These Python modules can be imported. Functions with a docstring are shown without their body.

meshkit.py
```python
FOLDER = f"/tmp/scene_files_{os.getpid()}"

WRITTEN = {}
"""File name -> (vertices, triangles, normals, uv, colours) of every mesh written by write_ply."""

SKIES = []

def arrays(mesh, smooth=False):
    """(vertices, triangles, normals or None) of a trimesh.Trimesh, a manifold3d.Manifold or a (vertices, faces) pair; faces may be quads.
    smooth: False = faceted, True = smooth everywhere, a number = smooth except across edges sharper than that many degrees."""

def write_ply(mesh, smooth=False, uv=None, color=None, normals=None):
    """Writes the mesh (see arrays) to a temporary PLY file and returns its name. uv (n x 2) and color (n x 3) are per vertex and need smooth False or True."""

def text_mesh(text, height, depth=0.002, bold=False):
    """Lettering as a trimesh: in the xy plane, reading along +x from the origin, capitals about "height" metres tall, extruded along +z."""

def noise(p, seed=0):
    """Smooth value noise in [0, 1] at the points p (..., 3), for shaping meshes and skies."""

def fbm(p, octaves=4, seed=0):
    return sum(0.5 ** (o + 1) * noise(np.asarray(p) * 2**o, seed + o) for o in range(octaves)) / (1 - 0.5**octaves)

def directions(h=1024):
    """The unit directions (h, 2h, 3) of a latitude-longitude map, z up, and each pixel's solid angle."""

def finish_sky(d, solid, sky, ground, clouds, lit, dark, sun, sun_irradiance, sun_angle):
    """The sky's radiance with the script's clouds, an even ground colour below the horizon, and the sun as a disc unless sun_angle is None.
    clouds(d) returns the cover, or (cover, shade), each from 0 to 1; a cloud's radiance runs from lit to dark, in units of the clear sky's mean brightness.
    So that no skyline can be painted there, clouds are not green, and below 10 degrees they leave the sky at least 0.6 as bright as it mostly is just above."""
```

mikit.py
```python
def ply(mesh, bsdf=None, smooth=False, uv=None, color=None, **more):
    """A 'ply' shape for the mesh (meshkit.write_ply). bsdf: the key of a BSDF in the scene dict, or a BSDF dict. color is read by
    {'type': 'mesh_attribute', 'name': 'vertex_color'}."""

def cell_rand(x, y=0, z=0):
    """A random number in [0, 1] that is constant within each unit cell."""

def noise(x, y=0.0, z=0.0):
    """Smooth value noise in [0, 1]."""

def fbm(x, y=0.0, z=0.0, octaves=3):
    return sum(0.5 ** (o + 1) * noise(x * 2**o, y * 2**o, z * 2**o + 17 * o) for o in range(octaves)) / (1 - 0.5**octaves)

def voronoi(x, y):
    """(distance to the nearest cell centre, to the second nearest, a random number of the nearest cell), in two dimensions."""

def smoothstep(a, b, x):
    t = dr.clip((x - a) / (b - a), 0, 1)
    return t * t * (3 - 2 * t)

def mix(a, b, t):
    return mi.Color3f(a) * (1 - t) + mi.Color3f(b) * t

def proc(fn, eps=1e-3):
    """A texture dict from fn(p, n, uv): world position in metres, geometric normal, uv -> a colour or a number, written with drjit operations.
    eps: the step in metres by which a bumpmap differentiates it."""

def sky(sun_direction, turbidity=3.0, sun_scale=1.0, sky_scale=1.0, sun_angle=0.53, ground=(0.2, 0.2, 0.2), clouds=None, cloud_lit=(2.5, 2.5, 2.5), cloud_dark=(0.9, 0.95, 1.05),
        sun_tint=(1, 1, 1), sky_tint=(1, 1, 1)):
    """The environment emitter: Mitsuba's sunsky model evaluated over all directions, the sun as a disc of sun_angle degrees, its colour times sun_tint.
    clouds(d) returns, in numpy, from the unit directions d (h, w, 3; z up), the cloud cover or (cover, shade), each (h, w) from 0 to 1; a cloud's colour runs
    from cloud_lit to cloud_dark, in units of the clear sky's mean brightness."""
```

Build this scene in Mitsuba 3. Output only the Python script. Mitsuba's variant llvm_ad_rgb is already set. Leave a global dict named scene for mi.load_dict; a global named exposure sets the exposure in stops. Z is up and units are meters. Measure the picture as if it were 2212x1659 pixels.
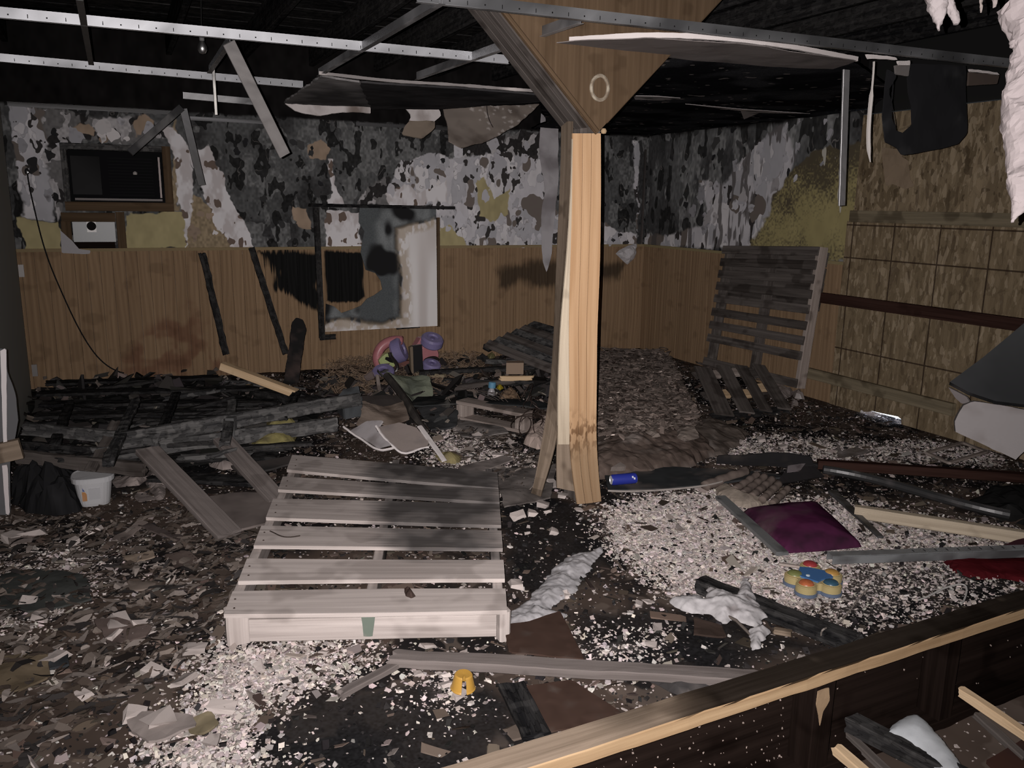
import math
import numpy as np
import trimesh
import shapely
from shapely.geometry import Polygon, Point, LineString
from scipy.spatial import Delaunay
import drjit as dr
import mitsuba as mi
import mikit
import meshkit
from mikit import noise, fbm, voronoi, cell_rand, smoothstep, mix

T = mi.ScalarTransform4f
scene, labels = {}, {}

# ------------------------------------------------------------------ camera, light, exposure
EYE = np.array([0.0, 0.0, 1.6])
FOCAL, CX, CY = 1800.0, 1106.0, 829.5
YAW, PITCH, ROLL = np.radians([24.8565, 12.2384, 0.8544])
FWD = np.array([math.sin(YAW) * math.cos(PITCH), math.cos(YAW) * math.cos(PITCH), -math.sin(PITCH)])
_r0 = np.array([math.cos(YAW), -math.sin(YAW), 0.0])
_u0 = np.cross(_r0, FWD)
RIGHT = _r0 * math.cos(ROLL) + _u0 * math.sin(ROLL)
UP = -_r0 * math.sin(ROLL) + _u0 * math.cos(ROLL)
scene['camera'] = {'type': 'perspective', 'fov': math.degrees(2 * math.atan(1106 / FOCAL)), 'fov_axis': 'x', 'near_clip': 0.05, 'far_clip': 200.0,
                   'to_world': T().look_at(origin=EYE.tolist(), target=(EYE + FWD).tolist(), up=UP.tolist())}
exposure = 0.0
# the phone's own lamp, three centimetres to the left of the lens, is the light of the picture
FLASH = EYE - 0.035 * RIGHT + 0.012 * UP
_aim = FWD + 0.12 * UP
scene['phone_flash'] = {'type': 'spot', 'cutoff_angle': 56.0, 'beam_width': 6.0, 'intensity': {'type': 'rgb', 'value': [88.0, 82.5, 81.0]},
                        'to_world': T().look_at(origin=FLASH.tolist(), target=(FLASH + _aim).tolist(), up=UP.tolist())}
# overcast daylight outside, seen only through the gap under the boarded opening
scene['daylight'] = mikit.sky((0.5, 0.25, 0.75), turbidity=5.0, sun_scale=0.3, sky_scale=26.0, ground=(0.4, 0.38, 0.35))
scene['daylight']['sampling_weight'] = 0.01

# ------------------------------------------------------------------ measuring helpers: where a line of sight meets a real plane
def ray(px, py):
    return FWD + (px - CX) / FOCAL * RIGHT - (py - CY) / FOCAL * UP
def Z(px, py, z=0.0):
    d = ray(px, py); return EYE + d * ((z - EYE[2]) / d[2])
def Yp(px, py, y):
    d = ray(px, py); return EYE + d * (y / d[1])
def Xp(px, py, x):
    d = ray(px, py); return EYE + d * (x / d[0])
def Dp(px, py, dist):
    return EYE + ray(px, py) * dist

YB, XR, XL, HC = 8.03, 5.34, -0.98, 2.36    # back wall, right wall, left wall, height of the old ceiling
WZ = 1.15                                    # top of the wainscot

# ------------------------------------------------------------------ scene helpers
_taken = set()
def uniq(name):
    key, k = name, 0
    while key in _taken:
        k += 1; key = f'{name}_{k:03d}'
    _taken.add(key); return key
def thing(name, label, cat, group=None):
    key = uniq(name)
    labels[key] = {'label': label, 'category': cat}
    if group: labels[key]['group'] = group
    return key
def put(name, shape, parent=None, label=None, cat=None, group=None, kind=None):
    while parent is None and name in scene and name not in _taken: _taken.add(name)
    key = uniq(name if parent is None else parent + '__' + name)
    scene[key] = shape
    d = {}
    if label: d['label'] = label
    if cat: d['category'] = cat
    if group: d['group'] = group
    if kind: d['kind'] = kind
    if d: labels[key] = d
    return key
def unit(v):
    v = np.asarray(v, float); return v / (np.linalg.norm(v) + 1e-12)
def cat_mesh(parts):
    V, F, U, n = [], [], [], 0
    for p in parts:
        V.append(p[0]); F.append(np.asarray(p[1]) + n); n += len(p[0])
        U.append(p[2] if len(p) > 2 and p[2] is not None else np.zeros((len(p[0]), 2)))
    return np.vstack(V), np.vstack(F), np.vstack(U)
def nz(p, s=1.0, seed=0, o=3):
    return meshkit.fbm(np.asarray(p, float) * s, octaves=o, seed=seed) - 0.5

_piece = [0]
def wood_uv0(tone):
    _piece[0] += 1
    k = _piece[0]
    return 50.0 * (k % 400) + 5.0, 10.0 * tone + 1.0 + (k * 0.6180339 % 1.0) * 6.0
def beam(p0, p1, w, t, up=(0, 0, 1), tone=0, n=1, ch=0.003, amp=0.0, freq=14.0, rag=0.0, sag=0.0, twist=0.0, k=1, taper=1.0):
    """A sawn timber from p0 to p1 (centre line): w across, t along up; corners broken by ch; amp roughens it, rag splinters its ends."""
    p0, p1 = np.asarray(p0, float), np.asarray(p1, float)
    a = unit(p1 - p0); L = np.linalg.norm(p1 - p0)
    s = unit(np.cross(a, np.asarray(up, float))); u = np.cross(s, a)
    if amp > 0 or rag > 0: k = max(k, 3); n = max(n, int(L / 0.05))
    if sag or twist: n = max(n, 12)
    ch = min(ch, 0.3 * min(w, t))
    c = [(-w/2+ch, -t/2), (w/2-ch, -t/2), (w/2, -t/2+ch), (w/2, t/2-ch), (w/2-ch, t/2), (-w/2+ch, t/2), (-w/2, t/2-ch), (-w/2, -t/2+ch)]
    ring, per = [], 0.0
    strips = []
    for i in range(8):
        A, B = np.array(c[i]), np.array(c[(i + 1) % 8])
        m = k if i % 2 == 0 else 1
        for j in range(m):
            q0, q1 = A + (B - A) * j / m, A + (B - A) * (j + 1) / m
            l = np.linalg.norm(q1 - q0); strips.append((q0, q1, per, per + l)); per += l
    u0, v0 = wood_uv0(tone)
    ts = np.linspace(0, 1, n + 1)
    def at_all(Q, tt):
        tw = twist * (tt - 0.5); c_, s_ = np.cos(tw), np.sin(tw); sc = 1 + (taper - 1) * tt
        qx = (np.outer(Q[:, 0], c_) - np.outer(Q[:, 1], s_)) * sc; qy = (np.outer(Q[:, 0], s_) + np.outer(Q[:, 1], c_)) * sc
        pos = p0 + (tt * L)[None, :, None] * a + qx[..., None] * s + (qy + sag * 4 * tt * (1 - tt))[..., None] * u
        shp = pos.shape; pos = pos.reshape(-1, 3)
        if amp:
            pos = pos + amp * 2 * np.stack([nz(pos, freq, 3), nz(pos, freq, 4), nz(pos, freq, 5)], 1)
        if rag:
            e = np.tile(np.where(tt < 1e-6, -1.0, np.where(tt > 1 - 1e-6, 1.0, 0.0)), len(Q))
            pos = pos + np.outer(e * nz(pos, 60.0, 9, 2) * 2 * rag, a)
        return pos.reshape(shp)
    P = []
    Q = np.array([q for st in strips for q in st[:2]])
    ALL = at_all(Q, ts)
    for k_, (q0, q1, v_0, v_1) in enumerate(strips):
        A_, B_ = ALL[2 * k_], ALL[2 * k_ + 1]
        V = np.empty((2 * (n + 1), 3)); V[0::2] = A_; V[1::2] = B_
        UV = np.empty((2 * (n + 1), 2)); UV[0::2, 0] = UV[1::2, 0] = u0 + ts * L; UV[0::2, 1] = v0 + v_0; UV[1::2, 1] = v0 + v_1
        i = np.arange(n) * 2
        F = np.vstack([np.stack([i, i + 1, i + 3], 1), np.stack([i, i + 3, i + 2], 1)])[:, ::-1]
        P.append((V, F, UV))
    for e in (0, 1):
        R = ALL[0::2, -1 if e else 0]
        C = R.mean(0)
        V = np.vstack([R, C]); m = len(R); i = np.arange(m)
        F = np.stack([i, (i + 1) % m, np.full(m, m)], 1)
        if e: F = F[:, ::-1]
        q = np.array([s_[0] for s_ in strips] + [np.zeros(2)])
        P.append((V, F, np.stack([u0 + 0.02 * q[:, 0], v0 + q[:, 1]], 1)))
    return cat_mesh(P)
WOOD_OF = {3: 'wood_oak', 6: 'wood_post', 9: 'wood_pallet', 10: 'wood_plate', 2: 'wood_char', 8: 'wood_char'}
def wood(name, mesh, parent=None, **kw):
    m = cat_mesh(mesh) if isinstance(mesh, list) else mesh
    bsdf = WOOD_OF.get(int(m[2][0, 1] // 10), 'wood_plain')
    return put(name, mikit.ply((m[0], m[1]), bsdf, uv=m[2]), parent, **kw)
def box_between(lo, hi):
    lo, hi = np.asarray(lo, float), np.asarray(hi, float)
    b = trimesh.creation.box(extents=hi - lo); b.apply_translation((lo + hi) / 2); return np.array(b.vertices), np.array(b.faces)

def tint(V, col, dirt=None, amt=0.0, s=9.0, seed=0, speck=0.0):
    """Per-vertex colours: one colour, with patches of dirt that follow a noise fixed to the thing."""
    c = np.tile(np.asarray(col, float), (len(V), 1))
    if dirt is not None and amt > 0:
        m = np.clip((nz(V, s, seed, 4) + 0.5 - (1 - amt)) * 5 + 0.5, 0, 1)[:, None]
        c = c * (1 - m) + np.asarray(dirt, float) * m
    if speck:
        c = c * (1 + speck * 2 * nz(V, 60, seed + 3, 2))[:, None]
    return np.clip(c, 0, 1)
def painted(name, mesh, col, parent=None, bsdf='matte', dirt=None, amt=0.0, s=9.0, seed=0, speck=0.0, smooth=False, **kw):
    """A part in the vertex-coloured material bsdf."""
    V, F = np.asarray(mesh[0], float), np.asarray(mesh[1], int)
    if F.shape[1] == 4: F = np.vstack([F[:, [0, 1, 2]], F[:, [0, 2, 3]]])
    c = np.asarray(col, float)
    c = c if c.ndim == 2 else tint(V, c, dirt, amt, s, seed, speck)
    return put(name, mikit.ply((V, F), bsdf, smooth=smooth, color=c), parent, **kw)
def tm(mesh):
    return np.array(mesh.vertices), np.array(mesh.faces)

def ragged(pts, amp=0.01, step=0.03, seed=0, s=12.0):
    """A closed outline with its edges broken unevenly."""
    pts = np.asarray(pts, float)
    ln = LineString(np.vstack([pts, pts[:1]]))
    n = max(8, int(ln.length / step))
    q = np.array([ln.interpolate(i / n, normalized=True).coords[0] for i in range(n)])
    p3 = np.c_[q, np.full(n, 0.37 + seed)]
    q = q + amp * 2 * np.stack([nz(p3, s, seed, 4), nz(p3, s, seed + 7, 4)], 1)
    g = Polygon(q).buffer(0)
    return max(g.geoms, key=lambda x: x.area) if hasattr(g, 'geoms') else g
def patch(poly, fn, thick, step=0.03, seed=0):
    """A sheet of that outline (a shapely polygon in the sheet's own metres), laid on the surface fn((n,2)) -> (n,3), with thickness and a rim.
    Returns (V, F, UV). thick may be a function of (n,2), too."""
    rng = np.random.default_rng(seed)
    rings = [poly.exterior] + list(poly.interiors)
    B, loops = [], []
    for r in rings:
        n = max(6, int(r.length / step)); start = sum(len(x) for x in B)
        cs = np.array(r.coords)[:-1]
        if len(cs) >= n: q = cs
        else:
            d = np.array([r.project(Point(c)) for c in cs]); extra = np.linspace(0, r.length, n, endpoint=False)
            extra = extra[np.min(np.abs(extra[:, None] - d[None]), 1) > step * 0.35]
            q = np.array([r.interpolate(x).coords[0] for x in np.sort(np.r_[d, extra])])
        B.append(q); loops.append(np.arange(start, start + len(q)))
    B = np.vstack(B)
    x0, y0, x1, y1 = poly.bounds
    gx, gy = np.meshgrid(np.arange(x0 + step / 2, x1, step), np.arange(y0 + step / 2, y1, step))
    G = np.c_[gx.ravel(), gy.ravel()]; G = G + rng.uniform(-0.2, 0.2, G.shape) * step
    inner = poly.buffer(-step * 0.45)
    if not inner.is_empty and len(G):
        G = G[shapely.contains_xy(inner, G[:, 0], G[:, 1])]
        P = np.vstack([B, G])
    else: P = B
    tri = Delaunay(P).simplices
    cen = P[tri].mean(1)
    tri = tri[shapely.contains_xy(poly.buffer(1e-6), cen[:, 0], cen[:, 1])]
    e1, e2 = P[tri[:, 1]] - P[tri[:, 0]], P[tri[:, 2]] - P[tri[:, 0]]
    a = e1[:, 0] * e2[:, 1] - e1[:, 1] * e2[:, 0]
    tri[a < 0] = tri[a < 0][:, ::-1]
    X = fn(P); e = 1e-3
    N = np.cross(fn(P + [e, 0]) - X, fn(P + [0, e]) - X); N /= np.linalg.norm(N, axis=1, keepdims=True) + 1e-15
    th = thick(P) if callable(thick) else np.full(len(P), thick)
    n = len(P)
    V = [X, X - N * th[:, None]]; F = [tri, tri[:, ::-1] + n]; U = [P, P]
    off = 2 * n
    for lp in loops:
        nx = np.roll(lp, -1); m = len(lp)
        V += [X[lp], (X - N * th[:, None])[lp]]; U += [P[lp], P[lp]]
        i = np.arange(m); j = (i + 1) % m
        q = np.vstack([np.stack([off + i, off + m + i, off + m + j], 1), np.stack([off + i, off + m + j, off + j], 1)])
        F.append(q); off += 2 * m
    return np.vstack(V), np.vstack(F), np.vstack(U)
def plane_fn(O, A, B, bump=0.0, s=6.0, seed=0, curl=0.0):
    """A map from a sheet's metres (x along A, y along B) to the world."""
    O, A = np.asarray(O, float), unit(A)
    B = np.asarray(B, float); B = unit(B - A * (A @ B)); N = np.cross(A, B)
    def fn(q):
        X = O + np.outer(q[:, 0], A) + np.outer(q[:, 1], B)
        h = np.zeros(len(q))
        if bump: h = h + bump * 2 * nz(X, s, seed, 3)
        if curl: h = h + curl * (q ** 2).sum(1)
        return X + np.outer(h, N)
    return fn
def frame_of(P3):
    """Flat frame and 2-D outline of a loop of 3-D points: origin, along, across, outline."""
    P3 = np.asarray(P3, float); O = P3.mean(0)
    A = unit(P3[1] - P3[0]); N = np.zeros(3)
    for i in range(len(P3)): N += np.cross(P3[i] - O, P3[(i + 1) % len(P3)] - O)
    N = unit(N); B = np.cross(N, A)
    return O, A, B, np.stack([(P3 - O) @ A, (P3 - O) @ B], 1)
def sheet(P3, thick=0.01, rag=0.0, bump=0.0, s=6.0, seed=0, step=0.04, curl=0.0, holes=(), rs=12.0):
    """A sheet whose outline passes through the 3-D points P3."""
    O, A, B, q = frame_of(P3)
    poly = ragged(q, rag, step * 0.7, seed, rs) if rag else Polygon(q).buffer(0)
    for h in holes:
        h3 = np.asarray(h, float); poly = poly.difference(Polygon(np.stack([(h3 - O) @ A, (h3 - O) @ B], 1)))
    if hasattr(poly, 'geoms'): poly = max(poly.geoms, key=lambda g: g.area)
    return patch(poly, plane_fn(O, A, B, bump, s, seed, curl), thick, step, seed)
def pillow(P3, h, rough=0.0, s=8.0, seed=0, step=0.03, rag=0.0, edge=0.5, reach=None, rs=8.0, fuzz=0.0):
    """A soft heap or cushion over the outline P3 (a loop on its support): rises to h, with a rounded rim."""
    O, A, B, q = frame_of(P3)
    poly = ragged(q, rag, step * 0.7, seed, rs) if rag else Polygon(q).buffer(0)
    N = np.cross(A, B); ext = poly.exterior
    if N[2] < 0: N = -N
    R = reach or 0.5 * math.sqrt(poly.area)
    def top(qq):
        d = shapely.distance(shapely.points(qq), ext)
        return h * np.clip(d / R, 0, 1) ** edge
    rng = np.random.default_rng(seed)
    n = max(10, int(ext.length / step)); Bd = np.array([ext.interpolate(i / n, normalized=True).coords[0] for i in range(n)])
    x0, y0, x1, y1 = poly.bounds
    gx, gy = np.meshgrid(np.arange(x0, x1, step), np.arange(y0, y1, step)); G = np.c_[gx.ravel(), gy.ravel()] + rng.uniform(-.25, .25, (gx.size, 2)) * step
    inn = poly.buffer(-step * 0.4)
    rims = []
    for dd in (0.12, 0.3):
        ib = poly.buffer(-dd * step)
    G = G[shapely.contains_xy(inn, G[:, 0], G[:, 1])] if not inn.is_empty else G[:0]
    P = np.vstack([Bd, G]); tri = Delaunay(P).simplices; cen = P[tri].mean(1)
    tri = tri[shapely.contains_xy(poly.buffer(1e-6), cen[:, 0], cen[:, 1])]
    X = O + np.outer(P[:, 0], A) + np.outer(P[:, 1], B)
    hh = top(P); hh = hh + (rough * 2 * nz(X, s, seed, 4) + fuzz * 2 * nz(X, 75, seed + 2, 3)) * np.clip(hh / (0.4 * h + 1e-9), 0, 1)
    Vt = X + np.outer(hh, N); Vb = X - np.outer(np.full(len(P), 0.002), N)
    a = np.einsum('ij,j->i', np.cross(Vt[tri[:, 1]] - Vt[tri[:, 0]], Vt[tri[:, 2]] - Vt[tri[:, 0]]), N)
    tri[a < 0] = tri[a < 0][:, ::-1]
    m = len(P)
    i = np.arange(n); j = (i + 1) % n
    rim = np.vstack([np.stack([i, m + i, m + j], 1), np.stack([i, m + j, j], 1)])
    return np.vstack([Vt, Vb]), np.vstack([tri, tri[:, ::-1] + m, rim])
def tube(points, r, sides=8, closed=False, caps=True):
    p = np.asarray(points, float)
    if closed: p = np.vstack([p, p[:1]])
    t = np.gradient(p, axis=0); t /= np.linalg.norm(t, axis=1, keepdims=True) + 1e-12
    if closed: t[0] = t[-1] = unit(t[0] + t[-1])
    a = np.cross(t[0], [0, 0, 1.0] if abs(t[0][2]) < 0.9 else [1.0, 0, 0]); a = unit(a); Aax = []
    for k in range(len(p)):
        a = unit(a - t[k] * (a @ t[k])); Aax.append(a)
    Aax = np.array(Aax); Bax = np.cross(t, Aax)
    ang = np.arange(sides) * 2 * np.pi / sides
    rr = np.broadcast_to(r, (len(p),))[:, None, None]
    V = (p[:, None] + rr * (np.cos(ang)[None, :, None] * Aax[:, None] + np.sin(ang)[None, :, None] * Bax[:, None])).reshape(-1, 3)
    i, j = np.meshgrid(np.arange(len(p) - 1), np.arange(sides), indexing='ij')
    q = np.stack([i * sides + j, i * sides + (j + 1) % sides, (i + 1) * sides + (j + 1) % sides, (i + 1) * sides + j], -1).reshape(-1, 4)
    F = np.vstack([q[:, [0, 1, 2]], q[:, [0, 2, 3]]])
    if caps and not closed:
        n = len(V); V = np.vstack([V, p[0], p[-1]]); k = np.arange(sides)
        F = np.vstack([F, np.stack([k, np.full(sides, n), (k + 1) % sides], 1)[:, [0, 1, 2]], np.stack([(len(p) - 1) * sides + k, (len(p) - 1) * sides + (k + 1) % sides, np.full(sides, n + 1)], 1)])
    return V, F
def curve(pts, n=24):
    """A smooth line through the points."""
    from scipy.interpolate import CubicSpline
    p = np.asarray(pts, float); d = np.r_[0, np.cumsum(np.linalg.norm(np.diff(p, axis=0), axis=1))]
    return CubicSpline(d, p)(np.linspace(0, d[-1], n)) if len(p) > 2 else np.linspace(p[0], p[1], n)
def lathe(prof, O, axis=(0, 0, 1), n=28, a0=0.0, a1=2 * math.pi, ref=(1, 0.2, 0.1)):
    """A turned shape: profile (radius, height) about the axis through O."""
    prof = np.asarray(prof, float); ax = unit(axis); x = unit(np.cross(ax, ref)); y = np.cross(ax, x)
    full = abs(a1 - a0 - 2 * math.pi) < 1e-6
    th = np.linspace(a0, a1, n, endpoint=not full); m = len(prof)
    V = (np.asarray(O, float) + prof[None, :, 1, None] * ax + prof[None, :, 0, None] * (np.cos(th)[:, None, None] * x + np.sin(th)[:, None, None] * y)).reshape(-1, 3)
    i, j = np.meshgrid(np.arange(n if full else n - 1), np.arange(m - 1), indexing='ij'); i2 = (i + 1) % n
    q = np.stack([i * m + j, i2 * m + j, i2 * m + j + 1, i * m + j + 1], -1).reshape(-1, 4)
    return V, np.vstack([q[:, [0, 1, 2]], q[:, [0, 2, 3]]])
def join(*ms):
    V, F, n = [], [], 0
    for m in ms:
        V.append(np.asarray(m[0])); F.append(np.asarray(m[1]) + n); n += len(m[0])
    return np.vstack(V), np.vstack(F)
def bits(C, S, cols, rng, tilt=0.35, jit=0.22):
    """Many small broken pieces: centres C (n,3), sizes S (n,3), colours; each an uneven eight-cornered chip. Returns V, F, colours."""
    n = len(C)
    cube = np.array([[x, y, z] for x in (-.5, .5) for y in (-.5, .5) for z in (-.5, .5)])
    f = np.array([[0, 1, 3], [0, 3, 2], [4, 6, 7], [4, 7, 5], [0, 4, 5], [0, 5, 1], [2, 3, 7], [2, 7, 6], [0, 2, 6], [0, 6, 4], [1, 5, 7], [1, 7, 3]])
    P = (cube[None] + rng.uniform(-jit, jit, (n, 8, 3))) * S[:, None, :]
    yaw = rng.uniform(0, 2 * np.pi, n); tx, ty = rng.normal(0, tilt, n), rng.normal(0, tilt, n)
    c, s = np.cos(yaw), np.sin(yaw); o, z0 = np.ones(n), np.zeros(n)
    Rz = np.stack([np.stack([c, -s, z0], 1), np.stack([s, c, z0], 1), np.stack([z0, z0, o], 1)], 1)
    cx, sx, cy, sy = np.cos(tx), np.sin(tx), np.cos(ty), np.sin(ty)
    Rx = np.stack([np.stack([o, z0, z0], 1), np.stack([z0, cx, -sx], 1), np.stack([z0, sx, cx], 1)], 1)
    Ry = np.stack([np.stack([cy, z0, sy], 1), np.stack([z0, o, z0], 1), np.stack([-sy, z0, cy], 1)], 1)
    R = Rx @ Ry @ Rz
    V = np.einsum('nij,nkj->nki', R, P) + C[:, None, :]
    F = (f[None] + 8 * np.arange(n)[:, None, None]).reshape(-1, 3)
    return V.reshape(-1, 3), F, np.repeat(cols, 8, 0)
def zpoly(pts, z=0.0):
    return np.array([Z(a, b, z)[:2] for a, b in pts])

# ------------------------------------------------------------------ materials
def C3(r, g, b): return mi.Color3f(r, g, b)
def sdp(x, y, pts):
    """Signed distance to a polygon, negative inside."""
    pts = [(float(a), float(b)) for a, b in pts]; n = len(pts)
    d = dr.square(x - pts[0][0]) + dr.square(y - pts[0][1]); s = mi.Float(1.0)
    for i in range(n):
        (ax, ay), (bx, by) = pts[i], pts[i - 1]
        ex, ey = bx - ax, by - ay
        wx, wy = x - ax, y - ay
        t = dr.clip((wx * ex + wy * ey) / (ex * ex + ey * ey + 1e-12), 0, 1)
        d = dr.minimum(d, dr.square(wx - ex * t) + dr.square(wy - ey * t))
        c1, c2, c3 = y >= ay, y < by, ex * wy > ey * wx
        flip = (c1 & c2 & c3) | ((~c1) & (~c2) & (~c3))
        s = dr.select(flip, -s, s)
    return s * dr.sqrt(d)
def inside(x, y, pts, soft=0.012):
    return 1 - smoothstep(-soft, soft, sdp(x, y, pts))
def back_pts(px): return [tuple(Yp(a, b, YB)[[0, 2]]) for a, b in px]
def right_pts(px): return [tuple(Xp(a, b, XR)[[1, 2]]) for a, b in px]

# the kinds of wood, by number: dark and light of the grain, how far apart the grain lines are
TONES = [((.23, .19, .17), (.42, .36, .325)),     # 0 weathered pallet
         ((.46, .32, .19), (.70, .53, .35)),        # 1 fresh pine
         ((.010, .010, .011), (.045, .043, .042)),  # 2 char
         ((.20, .130, .078), (.335, .228, .140)),   # 3 oak print of the wainscot
         ((.022, .011, .009), (.060, .032, .026)),  # 4 dark red rail
         ((.066, .043, .026), (.118, .080, .050)),   # 5 brown capital
         ((.40, .245, .135), (.52, .345, .205)),    # 6 tan post
         ((.055, .047, .043), (.15, .132, .122)),   # 7 smoked boards
         ((.025, .025, .026), (.115, .112, .110)),  # 8 char with ash on it
         ((.34, .297, .277), (.56, .50, .47)),      # 9 the pallet in front
         ((.15, .115, .085), (.30, .235, .18)),     # 10 plate of the low wall
         ((.0075, .0050, .0042), (.018, .012, .0100)),     # 11 board of the low wall
         ((.15, .125, .085), (.30, .25, .17)),      # 12 new studs over the boarded opening
         ((.33, .27, .20), (.55, .47, .36)),        # 13 cream corner strip
         ((.105, .09, .084), (.205, .178, .168))]   # 14 grey planks on the floor
char_floor = zpoly([(850, 980), (1090, 1010), (1100, 1205), (1000, 1215), (840, 1200), (800, 1110), (775, 1020)], .13)
scorch_w = back_pts([(552, 542), (690, 542), (690, 672), (655, 662), (600, 620), (572, 575)])
scorch_w2 = back_pts([(700, 542), (782, 545), (788, 640), (770, 655), (705, 650)])
scorch_w3 = back_pts([(1080, 575), (1210, 560), (1345, 572), (1340, 600), (1200, 622), (1090, 612)])
stain_w = back_pts([(330, 700), (430, 640), (440, 760), (520, 810), (380, 812), (240, 806)])

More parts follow.
